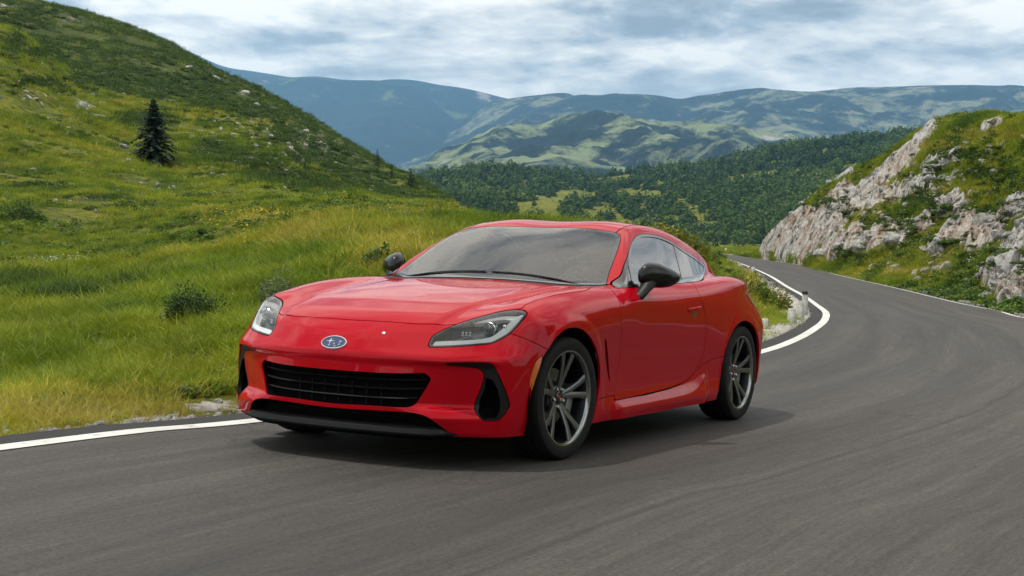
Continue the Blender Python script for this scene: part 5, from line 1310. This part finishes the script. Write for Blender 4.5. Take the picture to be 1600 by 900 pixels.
def scatter(name, pts, rot, scl, variants, idx=None):
    """one 'stuff' object: instances of the variant meshes on points"""
    me = bpy.data.meshes.new(name); me.vertices.add(len(pts)); me.vertices.foreach_set('co', np.asarray(pts, float).ravel())
    a = me.attributes.new('rot', 'FLOAT_VECTOR', 'POINT'); a.data.foreach_set('vector', np.asarray(rot, np.float32).ravel())
    a = me.attributes.new('scl', 'FLOAT_VECTOR', 'POINT'); a.data.foreach_set('vector', np.asarray(scl, np.float32).ravel())
    a = me.attributes.new('idx', 'INT', 'POINT'); a.data.foreach_set('value', np.asarray(RG.randint(0, len(variants), len(pts)) if idx is None else idx).astype(np.int32))
    o = bpy.data.objects.new(name, me); C.objects.link(o); o['kind'] = 'stuff'
    ng = bpy.data.node_groups.new(name+'_nodes', 'GeometryNodeTree'); ng.interface.new_socket('Geometry', in_out='INPUT', socket_type='NodeSocketGeometry'); ng.interface.new_socket('Geometry', in_out='OUTPUT', socket_type='NodeSocketGeometry')
    N = ng.nodes; L = ng.links; gi = N.new('NodeGroupInput'); go = N.new('NodeGroupOutput'); ip = N.new('GeometryNodeInstanceOnPoints'); L.new(gi.outputs[0], ip.inputs['Points'])
    gti = N.new('GeometryNodeGeometryToInstance')
    for v in variants[::-1]:
        vo = bpy.data.objects.new(v.name+'_source', v); oi = N.new('GeometryNodeObjectInfo'); oi.inputs['Object'].default_value = vo; L.new(oi.outputs['Geometry'], gti.inputs[0])
    L.new(gti.outputs[0], ip.inputs['Instance']); ip.inputs['Pick Instance'].default_value = True
    for nm, ty, so_ in (('rot', 'FLOAT_VECTOR', 'Rotation'), ('scl', 'FLOAT_VECTOR', 'Scale'), ('idx', 'INT', 'Instance Index')):
        n = N.new('GeometryNodeInputNamedAttribute'); n.data_type = ty; n.inputs['Name'].default_value = nm
        out_ = [x for x in n.outputs if x.enabled][0]
        if so_ == 'Rotation':
            e = N.new('FunctionNodeEulerToRotation'); L.new(out_, e.inputs[0]); L.new(e.outputs[0], ip.inputs[so_])
        else: L.new(out_, ip.inputs[so_])
    L.new(ip.outputs[0], go.inputs[0]); md = o.modifiers.new('scatter', 'NODES'); md.node_group = ng
    return o
def rotz(n, tilt=.15): return np.stack([RG.normal(0, tilt, n), RG.normal(0, tilt, n), RG.rand(n)*6.283], 1)
def sc3_(s, n, v=.3): k = s*(1+v*(RG.rand(n)*2-1)); return np.stack([k, k, k*(1+.25*(RG.rand(n)*2-1))], 1)
def sample_left(n, u0, u1, d0, d1, margin=.12, power=1.):
    u = u0+(u1-u0)*RG.rand(n); d = np.exp(np.log(d0)+(np.log(d1)-np.log(d0))*RG.rand(n)**power); x, y = world_xy(d, d*(u-800)/FPX)
    f, _ = road_frame(x, y); k = (f < -margin) | ((f > .6) & (u < 1190)); x, y, d, u = x[k], y[k], d[k], u[k]; return x, y, hgt(x, y), d, u
tuftA = [mesh_data('grass_tuft', blades(24, .15, .10, .0045, .9, s), GRASSM) for s in (1, 2, 3)]+[mesh_data('dry_tuft', blades(22, .17, .10, .004, .8, s), DRYM) for s in (1, 2)]+[mesh_data('dark_tuft', blades(24, .16, .11, .005, .8, s), DGRM) for s in (1, 2)]
tuftB = [mesh_data('grass_clump', blades(30, .17, .26, .008, 1.1, s), GRASSM) for s in (4, 5, 6)]+[mesh_data('dry_clump', blades(30, .17, .26, .008, 1., s), DRYM) for s in (4, 5)]+[mesh_data('dark_clump', blades(30, .17, .26, .009, 1., s), DGRM) for s in (4, 5)]
herb = [mesh_data('herb_clump', leaves(90, .17, .18, .028, s, clump=6), HERBM) for s in (1, 2, 3)]
def kinds(x, y, z, dz=DRY, hz_=HEATH):
    a_, b_ = pix(x, y, z); wd = .55*zone(dz, a_, b_)+.30*fbm(x/6, y/6, 3, 61); wh = np.maximum(.8*zone(hz_, a_, b_), .52*sstep(160, 190, cam_dl(x, y)[0])*(a_ < 700)*(a_ > -500)*(0 if dz is DRYR else 1))+.30*fbm(x/5, y/5, 3, 62); r = RG.rand(len(x)); i = RG.randint(0, 3, len(x))
    i = np.where(wd > .12+.45*RG.rand(len(x)), RG.randint(3, 5, len(x)), i); return np.where(wh > .16+.40*r, RG.randint(5, 7, len(x)), i)
# near bank
x, y, z, d, u = sample_left(88000, -950, 1300, 6.2, 30, .08, .8)
pat = fbm(x/1.3, y/1.3, 4, 31); k = pat > -.42+.9*RG.rand(len(x))*.45
f_, _ = road_frame(x, y); k &= (np.abs(f_) > .15+.42*RG.rand(len(x))) | (RG.rand(len(x)) < .25)
x, y, z, d = x[k], y[k], z[k], d[k]; big = (.55+.75*np.clip((-f_[k])/1.8, 0, 1))*np.clip(d/14, .8, 1.5)
scatter('grass', np.stack([x, y, z-.01], 1), rotz(len(x)), sc3_(1., len(x))*big[:, None], tuftA, kinds(x, y, z))
x, y, z, d, u = sample_left(52000, -900, 1320, 6.6, 120, .9, 1.); k = fbm(x/2.6, y/2.6, 4, 37) > .03+.25*(RG.rand(len(x))-.5)+.0016*d; x, y, z, d = x[k], y[k], z[k], d[k]
scatter('herbs', np.stack([x, y, z-.02], 1), rotz(len(x)), sc3_(.8, len(x), .5)*np.clip(d/18, .7, 1.5)[:, None]*[1.2, 1.2, .7], herb)
x, y, z, d, u = sample_left(95000, -900, 1300, 26, 200, .5, .85); k = fbm(x/5, y/5, 4, 39) > -.30+.3*RG.rand(len(x)); x, y, z, d = x[k], y[k], z[k], d[k]
scatter('grass', np.stack([x, y, z-.02], 1), rotz(len(x)), sc3_(1., len(x), .4)*np.clip(d/55, .75, 1.9)[:, None], tuftB, kinds(x, y, z))
x, y, z, d, u = sample_left(48000, -700, 760, 190, 430, .5, 1.); k = fbm(x/9, y/9, 4, 40) > -.25+.3*RG.rand(len(x)); x, y, z, d = x[k], y[k], z[k], d[k]
scatter('grass', np.stack([x, y, z-.05], 1), rotz(len(x)), sc3_(3.0, len(x), .4)*np.clip(d/250, .8, 1.6)[:, None], tuftB, kinds(x, y, z))
# grass of the rocky hill
n = 60000; iu = RG.randint(0, len(uh), n); it = RG.randint(4, 236, n); k = RKA[iu, it] < .25+.2*RG.rand(n); k &= (uh[iu] < 2100); iu, it = iu[k], it[k]
P = np.stack([HX2[iu, it], HYY2[iu, it], HZ2[iu, it]], 1)+RG.normal(0, .06, (len(iu), 3))*[1, 1, 0]
scatter('grass', P-[0, 0, .03], rotz(len(P)), sc3_(.85, len(P), .45)*np.clip(HD[iu, it]/60, .6, 1.2)[:, None], tuftB, kinds(P[:, 0], P[:, 1], P[:, 2], DRYR, HEATHR))
n = 9000; iu = RG.randint(0, len(uh), n); it = RG.randint(4, 236, n); k = (RKA[iu, it] < .3) & (fbm(HX2[iu, it]/4, HYY2[iu, it]/4, 3, 77) > .05) & (uh[iu] < 2100); iu, it = iu[k], it[k]
P = np.stack([HX2[iu, it], HYY2[iu, it], HZ2[iu, it]], 1)
scatter('herbs', P, rotz(len(P)), sc3_(2.0, len(P), .5)*[1, 1, .6], herb)
# flowers
def flower_cluster(n, s, h, seed):
    g = np.random.RandomState(seed); V = []; F = []
    for i in range(n):
        p = np.array([g.normal()*.12, g.normal()*.12, h*(.6+.5*g.rand())]); k = len(V); a = g.rand()*3; l = s*(.6+.7*g.rand()); cx, sy = math.cos(a)*l, math.sin(a)*l; tz = g.normal()*.4*l
        V += [(p[0]-cx, p[1]-sy, p[2]-tz), (p[0]+sy, p[1]-cx, p[2]), (p[0]+cx, p[1]+sy, p[2]+tz), (p[0]-sy, p[1]+cx, p[2]+.3*l)]; F.append((k, k+1, k+2, k+3))
    return V, F
fy = [mesh_data('yellow_flower_head', flower_cluster(16, .014, .26, s), YEL) for s in (1, 2)]
fwh = [mesh_data('white_flower_head', flower_cluster(18, .014, .22, s), WHI) for s in (3, 4)]
forr = [mesh_data('rust_seed_head', flower_cluster(12, .016, .30, s), ORA) for s in (5, 6)]
def patch(lst, n, surf='left', thin=1.0):
    out = []
    for (a, b, ra, rb) in lst:
        for i in range(n):
            uq, vq = a+RG.normal()*ra, b+RG.normal()*rb
            X_, Y_, Z_, D_ = pick(uq, vq, surf=surf)
            out.append((X_, Y_, Z_, D_))
    out = np.array(out); f, _ = road_frame(out[:, 0], out[:, 1]); return out[np.abs(f) > .85]
def put(name, P, var, s, sd=14.):
    scatter(name, P[:, :3]-[0, 0, .10], rotz(len(P)), .62*sc3_(s, len(P), .4)*np.clip((P[:, 3]/sd)**.75, .6, 2.2)[:, None], var)
put('yellow_flowers', patch([(410, 375, 25, 22), (350, 345, 30, 8), (380, 400, 18, 12), (1215, 470, 14, 14), (1190, 455, 18, 10), (1200, 482, 18, 8), (470, 380, 18, 14), (60, 560, 25, 15), (250, 570, 40, 14), (430, 340, 25, 4), (340, 600, 30, 12)], 26), fy, .85)
put('white_flowers', patch([(395, 465, 14, 16), (420, 445, 16, 8), (300, 410, 22, 7), (255, 430, 20, 7), (95, 415, 26, 5), (280, 425, 20, 8), (1190, 445, 15, 10), (360, 520, 12, 8), (60, 575, 20, 8)], 24), fwh, .85)
put('white_flowers', patch([(1560, 440, 40, 12), (1500, 410, 30, 12), (1440, 400, 30, 8), (1400, 330, 60, 20), (1530, 250, 50, 15)], 30, 'right'), fwh, 1.1, 30.)
put('yellow_flowers', patch([(1400, 415, 25, 5), (1470, 425, 25, 8), (1350, 405, 15, 4)], 26, 'right'), fy, 1.0, 30.)
put('rusty_seedheads', patch([(1225, 462, 14, 8), (1200, 448, 14, 8), (1180, 436, 12, 6), (1170, 470, 14, 10)], 22), forr, .9)
# --- bushes one can point to
def bush(u, v, wpx, hpx, mat, label, cat='bush', surf='left', seed=0, n=900, lw=.035, group=None, wood=True, name='leafy_bush'):
    x, y, z, d = pick(u, v, surf=surf); r = wpx/2*d/FPX; h = hpx*d/FPX
    root = empty(name, (x, y, z-.03)); tag(root, label, cat, group)
    V, F = leaves(n, r, h, max(lw, 1.9*d/FPX), seed, 0., 11); o = new_obj('foliage', mesh_data('bush_foliage', (V, F), mat), root)
    m = MB()
    g = np.random.RandomState(seed)
    for i in range(6): a = g.rand()*6.28; m.tube([(0, 0, 0), (r*.3*math.cos(a), r*.3*math.sin(a), h*.4), (r*.55*math.cos(a), r*.55*math.sin(a), h*.75)], [.02*h+.006, .012*h+.004, .004], 5)
    m.build('stems', root, BARK); return root
bush(300, 520, 125, 78, BUSHM, 'dark green leafy bush on the bank, midway between the left edge and the car', seed=1, n=4200, lw=.017)
bush(215, 500, 120, 42, HERBM, 'low mid-green bush spreading left of the dark leafy bush', seed=2, n=3200, lw=.017)
bush(430, 490, 90, 66, BUSHP, 'pale whitish-leaved bush behind the car\'s right headlight', seed=3, n=1500, lw=.02)
bush(592, 428, 62, 40, BUSHM, 'dark bush behind the car\'s right door mirror', seed=4, n=1200)
bush(30, 345, 66, 30, BUSHM, 'dark low bush near the left edge below the hillside', seed=5, n=900, lw=.05)
bush(28, 445, 50, 14, BUSHM, 'flat dark bush at the left edge lower on the bank', seed=6, n=600)
bush(305, 312, 70, 14, BUSHM, 'long dark bush in the hollow behind the white stones', seed=7, n=700, lw=.06)
bush(1040, 400, 90, 44, BUSHY, 'large yellow-green bush rising behind the car roof', seed=8, n=2200, lw=.05)
bush(1078, 412, 70, 40, BUSHY, 'yellow-green bush behind the rear side window', seed=9, n=1800, lw=.05)
bush(1103, 418, 56, 34, BUSHM, 'darker green bush beside the road behind the rear pillar', seed=10, n=1500, lw=.05)
bush(1000, 395, 80, 44, BUSHM, 'mid-green bush hidden mostly behind the car roof', seed=12, n=1500, lw=.05)
bush(1126, 408, 26, 16, BUSHM, 'small dark bush by the inner edge of the far road', seed=11, n=500, lw=.05)
bush(1218, 486, 52, 44, BUSHY, 'yellow-green bush on the verge left of the white bollards', seed=15, n=1300, lw=.03)
bush(1190, 482, 56, 46, HERBM, 'green bush on the verge behind the short worn bollard', seed=16, n=1300, lw=.03)
bush(1165, 470, 50, 46, BUSHY, 'yellow-green bush on the verge close behind the car tail', seed=17, n=1200, lw=.03)
bush(1140, 455, 60, 30, HERBM, 'low bush on the verge just behind the car boot', seed=14, n=1000, lw=.04)
# --- low shrubs on the slopes
sh = [mesh_data('shrub', leaves(170, .8, .55, .13, s, 0., 8), SHRM) for s in (21, 22, 23)]
L = [(215, 110, 40, 14), (290, 140, 60, 18), (250, 130, 50, 14), (330, 160, 50, 16), (400, 175, 40, 14), (440, 215, 40, 16), (480, 240, 40, 18), (530, 262, 40, 16), (400, 250, 60, 16), (440, 275, 60, 14), (340, 235, 30, 10), (325, 240, 12, 8), (500, 290, 60, 12),
     (20, 70, 20, 18), (60, 85, 22, 10), (120, 130, 16, 8), (60, 130, 40, 8), (100, 220, 60, 16), (60, 290, 50, 14), (150, 310, 60, 12), (590, 290, 40, 12), (640, 305, 30, 8), (350, 130, 60, 10), (560, 318, 60, 5), (200, 350, 80, 18), (80, 380, 50, 16), (30, 25, 30, 8), (230, 185, 60, 14)]
P = patch(L, 110); scatter('slope_shrubs', P[:, :3]-[0, 0, .1], rotz(len(P), .1), sc3_(.62, len(P), .7)*np.clip(P[:, 3]/190, .16, 1.25)[:, None]*[1.4, 1.4, .85], sh)
L = [(1500, 240, 50, 12), (1560, 270, 50, 16), (1450, 310, 50, 14), (1540, 330, 50, 10), (1400, 350, 40, 8), (1300, 320, 20, 8), (1480, 375, 50, 8), (1580, 410, 40, 12), (1330, 395, 30, 4)]
P = patch(L, 24, 'right'); scatter('slope_shrubs', P[:, :3]-[0, 0, .1], rotz(len(P), .1), sc3_(.42, len(P), .5)*[1.5, 1.5, .6], sh)
# --- spruces
def spruce_mesh(h, r, levels, per, seed, quads=5, lw=.10):
    g = np.random.RandomState(seed); V = []; F = []
    for i in range(levels):
        t = (i+.5)/levels; z = h*(.06+.94*t**.92); rr_ = r*(1-t)**.80*(.70+.55*g.rand())+.02*h*(1-t)
        for j in range(per):
            a = 6.283*(j+g.rand()*.8)/per; L_ = rr_*(.42+.75*g.rand()); dr = (.10+.28*(1-t))*L_
            for q in range(quads):
                s0 = (q+.2*g.rand())/quads; s1 = min(1, s0+1.35/quads); w_ = lw*h*.55*(1.1-s0*.7)*(.7+.6*g.rand()); off = g.normal()*.04*L_
                def pt_(s, side): 
                    return ((L_*s)*math.cos(a)-math.sin(a)*(side*w_+off), (L_*s)*math.sin(a)+math.cos(a)*(side*w_+off), z-dr*s*s*1.4+.10*L_*s-abs(side)*w_*.55+g.normal()*.006*h)
                k = len(V); V += [pt_(s0, 0), pt_((s0+s1)/2, 1), pt_(s1, 0), pt_((s0+s1)/2, -1)]; F.append((k, k+1, k+2)); F.append((k, k+2, k+3))
    k = len(V); V += [(0, 0, h*.90), (.02*h, 0, h*.90), (0, 0, h*1.02)]; F.append((k, k+1, k+2)); return V, F
def spruce(u, v, hpx, wpx, label, seed, group=None, D1=520., dpick=None, levels=26, per=11):
    if dpick is None: x, y, z, d = pick(u, v, D1=D1)
    else: d = dpick; x, y = world_xy(d, d*(u-800)/FPX); z = zpx(d, v)
    h = hpx*d/FPX; root = empty('spruce_tree', (x, y, z-.02*h)); tag(root, label, 'tree', group)
    new_obj('crown', mesh_data('spruce_crown', spruce_mesh(h, wpx/2*d/FPX, levels, per, seed), SPRM), root)
    MB().tube([(0, 0, -.05*h), (0, 0, h*.5), (0, 0, h*.96)], [.026*h, .014*h, .003*h], 8).build('trunk', root, BARK); return root
spruce(241, 259, 105, 96, 'large dark spruce standing alone on the left hillside', 1, levels=27, per=12)
spruce(590, 261, 28, 22, 'leftmost of the three small spruces on the ridge edge', 2, levels=12, per=8)
spruce(612, 279, 22, 18, 'middle and lowest of the three small spruces on the ridge edge', 3, levels=12, per=8)
spruce(642, 295, 32, 25, 'rightmost of the three small spruces on the ridge edge', 4, levels=14, per=8)
spruce(436, 160, 10, 7, 'tiny spruce on the skyline of the left hill', 5, levels=8, per=7)
for i, (u_, v_, h_, w_, lb) in enumerate([(759, 338, 24, 14, 'dark spruce beyond the meadow crest, left of the car roof'), (776, 342, 24, 13, 'dark spruce touching the left part of the car roof line'), (803, 350, 24, 14, 'dark spruce behind the middle left of the car roof'), (733, 332, 14, 10, 'small spruce at the end of the meadow crest')]):
    spruce(u_, v_, h_, w_, lb, 10+i, dpick=470, levels=12, per=8)
spruce(1192, 366, 28, 17, 'dark spruce at the foot of the wooded hill, beside the rock point', 20, dpick=500, levels=12, per=8)
spruce(1240, 330, 15, 10, 'spruce on the wooded hill just above the rock slope', 21, dpick=900, levels=10, per=7)
# --- forest on the wooded hill
uq3, d3, x3, y3, z3, t3 = G3
def tree_far(kind, seed):
    if kind: return spruce_mesh(11, 2.3, 7, 6, seed, 2, .2)
    V, F = leaves(110, 4.2, 8.2, 1.5, seed, 0., 7, .8); return V, F
ft = [mesh_data('far_tree', tree_far(0, 31), FORM), mesh_data('far_tree', tree_far(0, 32), FORM), mesh_data('far_tree', tree_far(1, 33), SPRM), mesh_data('far_tree', tree_far(0, 34), FORM)]
n = 60000; iu = RG.rand(n)*(len(uq3)-1.01); it = RG.rand(n)**.8*(z3.shape[1]-1.01); a = iu.astype(int); b = it.astype(int); fa = (iu-a); fb = (it-b)
bil = lambda A: (A[a, b]*(1-fa)+A[a+1, b]*fa)*(1-fb)+(A[a, b+1]*(1-fa)+A[a+1, b+1]*fa)*fb
X3, Y3, Z3, T3 = bil(x3), bil(y3), bil(z3), bil(t3); U3_ = uq3[a]; dd3 = bil(d3)
_, V3 = pix(X3, Y3, Z3)
clear = np.zeros(n)
for (cu, cv, ru_, rv_) in [(900, 308, 45, 9), (980, 303, 40, 8), (860, 318, 30, 8), (1015, 310, 20, 10), (1140, 285, 14, 8), (760, 300, 20, 6), (880, 296, 30, 3), (1090, 345, 14, 5), (1150, 388, 60, 8), (1335, 234, 30, 4), (940, 330, 30, 6), (1060, 320, 12, 5), (830, 330, 22, 5)]:
    clear = np.maximum(clear, np.exp(-(((U3_-cu)/ru_)**2+((V3-cv)/rv_)**2)))
k = (clear+.30*fbm(X3/60, Y3/60, 3, 81) < .42) & (T3 < 5.4) & (fbm(X3/110, Y3/110, 4, 83) > -.24) & (U3_ > 560) & (U3_ < 1750)
X3, Y3, Z3, dd3 = X3[k], Y3[k], Z3[k], dd3[k]
scatter('forest', np.stack([X3, Y3, Z3-.6], 1), rotz(len(X3), .03), sc3_(.85, len(X3), .4)*np.clip(dd3/1150, .42, 1.15)[:, None], ft)
# ================================================================ stones and boulders
STN = pmat('limestone', (.42, .41, .38), .9, spec=.2); t = NT(STN); o_ = t.add('ShaderNodeTexCoord').outputs['Object']; r1 = tnoise(t, o_, 1.6, 8., .7); r2 = tnoise(t, o_, 9., 6., .75)
t.link(tmix(t, .55, ramp(t, r1, [(.34, (.16, .14, .12)), (.45, (.44, .42, .39)), (.58, (.70, .68, .64))]), ramp(t, r2, [(.3, (.2, .2, .2)), (.7, (.8, .8, .8))]), 'OVERLAY'), t.n['Principled BSDF'].inputs['Base Color']); t.link(bump(t, r2, .9, .08, bump(t, r1, .9, .3)), t.n['Principled BSDF'].inputs['Normal'])
def rock_mesh(seed, sub=3):
    bm = bmesh.new(); bmesh.ops.create_icosphere(bm, subdivisions=sub, radius=1.); g = np.random.RandomState(seed)
    planes = [(lambda n_: (n_/np.linalg.norm(n_), .55+.35*g.rand()))(g.normal(size=3)) for _ in range(12)]
    for v in bm.verts:
        p = np.array(v.co)
        for n_, o2 in planes:
            e_ = p@n_-o2
            if e_ > 0: p = p-n_*e_*.9
        p = p*(1+.10*mnoise.noise(Vector(p*2.2+seed))+.05*mnoise.noise(Vector(p*6+seed))); v.co = p*[1.1, .9, .7]
    me = bpy.data.meshes.new('boulder'); bm.to_mesh(me); bm.free(); me.polygons.foreach_set('use_smooth', [True]*len(me.polygons)); me.set_sharp_from_angle(angle=math.radians(28)); me.materials.append(STN); return me
RM = [rock_mesh(s, 4) for s in (1, 2, 3, 4, 5)]; RS = [rock_mesh(s, 2) for s in (6, 7, 8)]
def boulder(u, v, wpx, hpx, label, surf='left', i=0):
    x, y, z, d = pick(u, v, surf=surf); o = bpy.data.objects.new('boulder', RM[i % 5]); C.objects.link(o)
    sx_, sz_ = wpx/2*d/FPX, hpx/2*d/FPX; o.location = (x, y, z+sz_*.25); o.rotation_euler = (.15*math.sin(i*3.), .15*math.cos(i*5.), YAW+1.57+.4*math.sin(i*7.)); o.scale = (sx_, sx_*.8, sz_*1.5)
    tag(o, label, 'boulder'); return o
for i, (a, b, w_, h_, lb) in enumerate([(127, 170, 26, 14, 'pale weathered boulder on the upper left slope, left of the large spruce'), (156, 184, 22, 7, 'low flat rock just below the upper left boulder'), (55, 268, 15, 8, 'small white rock near the left edge, below the slope boulder'), (192, 232, 20, 10, 'rock at the left foot of the large spruce'),
    (200, 252, 12, 7, 'small rock directly left of the spruce trunk'), (290, 308, 26, 7, 'long white stone in front of the long dark bush'), (328, 308, 18, 9, 'white stone at the right end of the long dark bush'), (254, 303, 24, 5, 'flat white stone left of the long dark bush'), (222, 288, 17, 5, 'flat white stone below the large spruce'),
    (383, 147, 15, 8, 'pale crag on the left hill below the skyline'), (296, 107, 13, 6, 'dark-topped crag on the left hill near the skyline'), (338, 124, 14, 8, 'broad crag on the left hill between two smaller ones'), (403, 166, 12, 7, 'small outcrop right of the pale crag'), (720, 342, 46, 7, 'low white rocks on the meadow crest left of the car roof'), (478, 206, 10, 6, 'small rock on the right shoulder of the left hill'), (430, 250, 12, 5, 'little stone on the near crest right of the spruce')]):
    boulder(a, b, w_, h_, lb, 'left', i)
for i, (a, b, w_, h_, lb) in enumerate([(1552, 197, 26, 10, 'boulder on the top of the rocky hill'), (1480, 268, 26, 13, 'white boulder high on the grassy right slope'), (1503, 325, 30, 24, 'grey boulder in the middle of the right slope'), (1400, 378, 40, 26, 'pale slanting outcrop above the road, middle of the slope'), (1345, 392, 34, 24, 'rounded cream outcrop by the road under the slanting rock'),
    (1480, 420, 24, 20, 'small grey boulder low on the slope near the road'), (1535, 352, 30, 30, 'cracked grey outcrop upper right of the small boulder'), (1575, 420, 50, 50, 'large grey crag at the right edge just above the road'), (1545, 468, 26, 20, 'brown rock at the foot of the large crag'), (1592, 470, 28, 22, 'rock at the very right edge beside the road'), (1462, 392, 26, 28, 'tall grey rock between the slanting outcrop and the small boulder'), (1560, 370, 24, 18, 'white rock above the large crag'), (1435, 345, 14, 8, 'small white rock alone on the grass'), (1600, 250, 10, 6, 'small stone on the grass at the right edge'), (1285, 400, 30, 18, 'reddish rock at the foot of the long ribs')]):
    boulder(a, b, w_, h_, lb, 'right', i+3)
L = [(1480, 275, 40, 12), (1420, 300, 50, 20), (1520, 240, 40, 12), (1440, 340, 60, 14), (1560, 300, 40, 20), (1500, 430, 50, 14), (1560, 450, 40, 14), (1300, 300, 25, 12), (1400, 420, 40, 6), (1585, 350, 25, 12), (1330, 340, 50, 25)]
P = patch(L, 26, 'right'); scatter('loose_stones', P[:, :3], rotz(len(P), .5), sc3_(.16, len(P), .7)*np.clip(P[:, 3]/60, .5, 1.2)[:, None]*[1.3, 1, .8], RS)
L = [(400, 205, 60, 10), (440, 215, 40, 10), (520, 240, 60, 20), (550, 300, 40, 10), (150, 150, 60, 20), (60, 140, 40, 10), (200, 240, 20, 14), (80, 200, 60, 30), (400, 255, 60, 15), (300, 305, 60, 4), (230, 295, 30, 8), (640, 333, 50, 4), (700, 338, 30, 4), (90, 330, 60, 20), (80, 415, 30, 6), (470, 265, 20, 25), (440, 208, 45, 6), (490, 232, 30, 8), (420, 198, 40, 5)]
P = patch(L, 26); scatter('loose_stones', P[:, :3], rotz(len(P), .5), sc3_(.13, len(P), .8)*np.clip(P[:, 3]/100, .25, 1.6)[:, None]*[1.4, 1, .7], RS)
# gravel along the asphalt
n = 6500; kk = RG.randint(0, NR, n); side_o = RG.rand(n) < .5; off = .36+np.abs(RG.normal(0, .18, n)); P = np.where(side_o[:, None], 0, 0)+np.zeros((n, 3))
D_ = (RO_-RI); D_ = D_/np.linalg.norm(D_[:, :2], axis=1, keepdims=True)
P = np.where(side_o[:, None], RO_[kk]+D_[kk]*(off[:, None]-.16), RI[kk]-D_[kk]*off[:, None]); P[:, :2] += RG.normal(0, .1, (n, 2))
dep, lt = cam_dl(P[:, 0], P[:, 1]); k = (dep > 5) & (dep < 130); P = P[k]; dep = dep[k]; hz2 = hgt(P[:, 0], P[:, 1]); fr_, rz_ = road_frame(P[:, 0], P[:, 1]); P[:, 2] = np.where(side_o[k], rz_+.0, np.maximum(hz2, rz_-.02))
P = P[fr_ != 0]; scatter('gravel', P, rotz(len(P), .6), sc3_(.020, len(P), .8)*np.clip(np.sqrt(dep[fr_ != 0]/8), .8, 3.)[:, None], RS)
# ================================================================ bollards
BOL = pmat('whitewashed_stone', (.60, .59, .55), .85); t = NT(BOL); o_ = t.add('ShaderNodeTexCoord').outputs['Object']; q = tnoise(t, o_, 9., 6., .7)
t.link(ramp(t, q, [(.36, (.16, .15, .13)), (.46, (.48, .47, .43)), (.62, (.68, .67, .63))]), t.n['Principled BSDF'].inputs['Base Color']); t.link(bump(t, q, .6, .02), t.n['Principled BSDF'].inputs['Normal'])
def bollard(u, v, wpx, hpx, label, d=None, cap=False, lean=0., surf='left', name='stone_bollard', taper=.86, group='whitewashed bollards along the bend'):
    if d is None: x, y, z, d = pick(u, v)
    else: x, y = world_xy(d, d*(u-800)/FPX); z = zpx(d, v)
    r = wpx/2*d/FPX; h = hpx*d/FPX; root = empty(name, (x, y, z-.03)); root.rotation_euler = (lean*.6, lean, .3); tag(root, label, 'bollard', group)
    hh = h*(.86 if cap else 1)+.03
    MB().lathe([(0, -.1), (r, -.1), (r*.99, hh*.4), (r*taper, hh*.93), (r*taper*.8, hh), (0, hh)], 14, 'z').build('post', root, BOL)
    if cap: MB().lathe([(0, hh), (r*taper*.95, hh), (r*taper*.95, hh+h*.13), (0, hh+h*.16)], 12, 'z').build('cap', root, CAPM)
    return root
CAPM = pmat('dark_cap', (.03, .025, .022), .7)
bollard(1196, 521, 13.5, 23, 'short worn white bollard nearest the car tail, low in the grass', d=23.5, lean=.05)
bollard(1237.5, 512, 14.5, 30, 'broad flat-topped white bollard in the middle of the bend', d=26, lean=.02)
bollard(1251, 502, 12, 31, 'narrow white bollard just behind the broad flat-topped one', d=28.5, lean=-.03)
bollard(1258, 491, 10, 36, 'tall slim white marker post with a dark cap at the bend', d=30.5, cap=True, group=None, taper=.95, name='marker_post')
for i, (u_, v_, w_, h_, d_, lb) in enumerate([(1156.5, 424, 6, 9, 66, 'farther white stone left of a pair by the inner road edge'), (1177, 427, 5, 8, 60, 'farther white stone with its top against the asphalt'), (1188, 437, 6, 7, 54, 'farther low white stone nearest the bend'), (1154, 428, 5, 6, 63, 'lowest tiny white stone behind the car boot'),
    (1134, 394, 4, 5, 128, 'leftmost tiny white post along the far road'), (1146, 396, 4, 4.5, 128, 'second tiny white post along the far road'), (1170, 399, 4, 5, 126, 'tiny white post nearest the rock point')]):
    bollard(u_, v_+1, w_*1.2, h_*1.35, lb, d=d_)
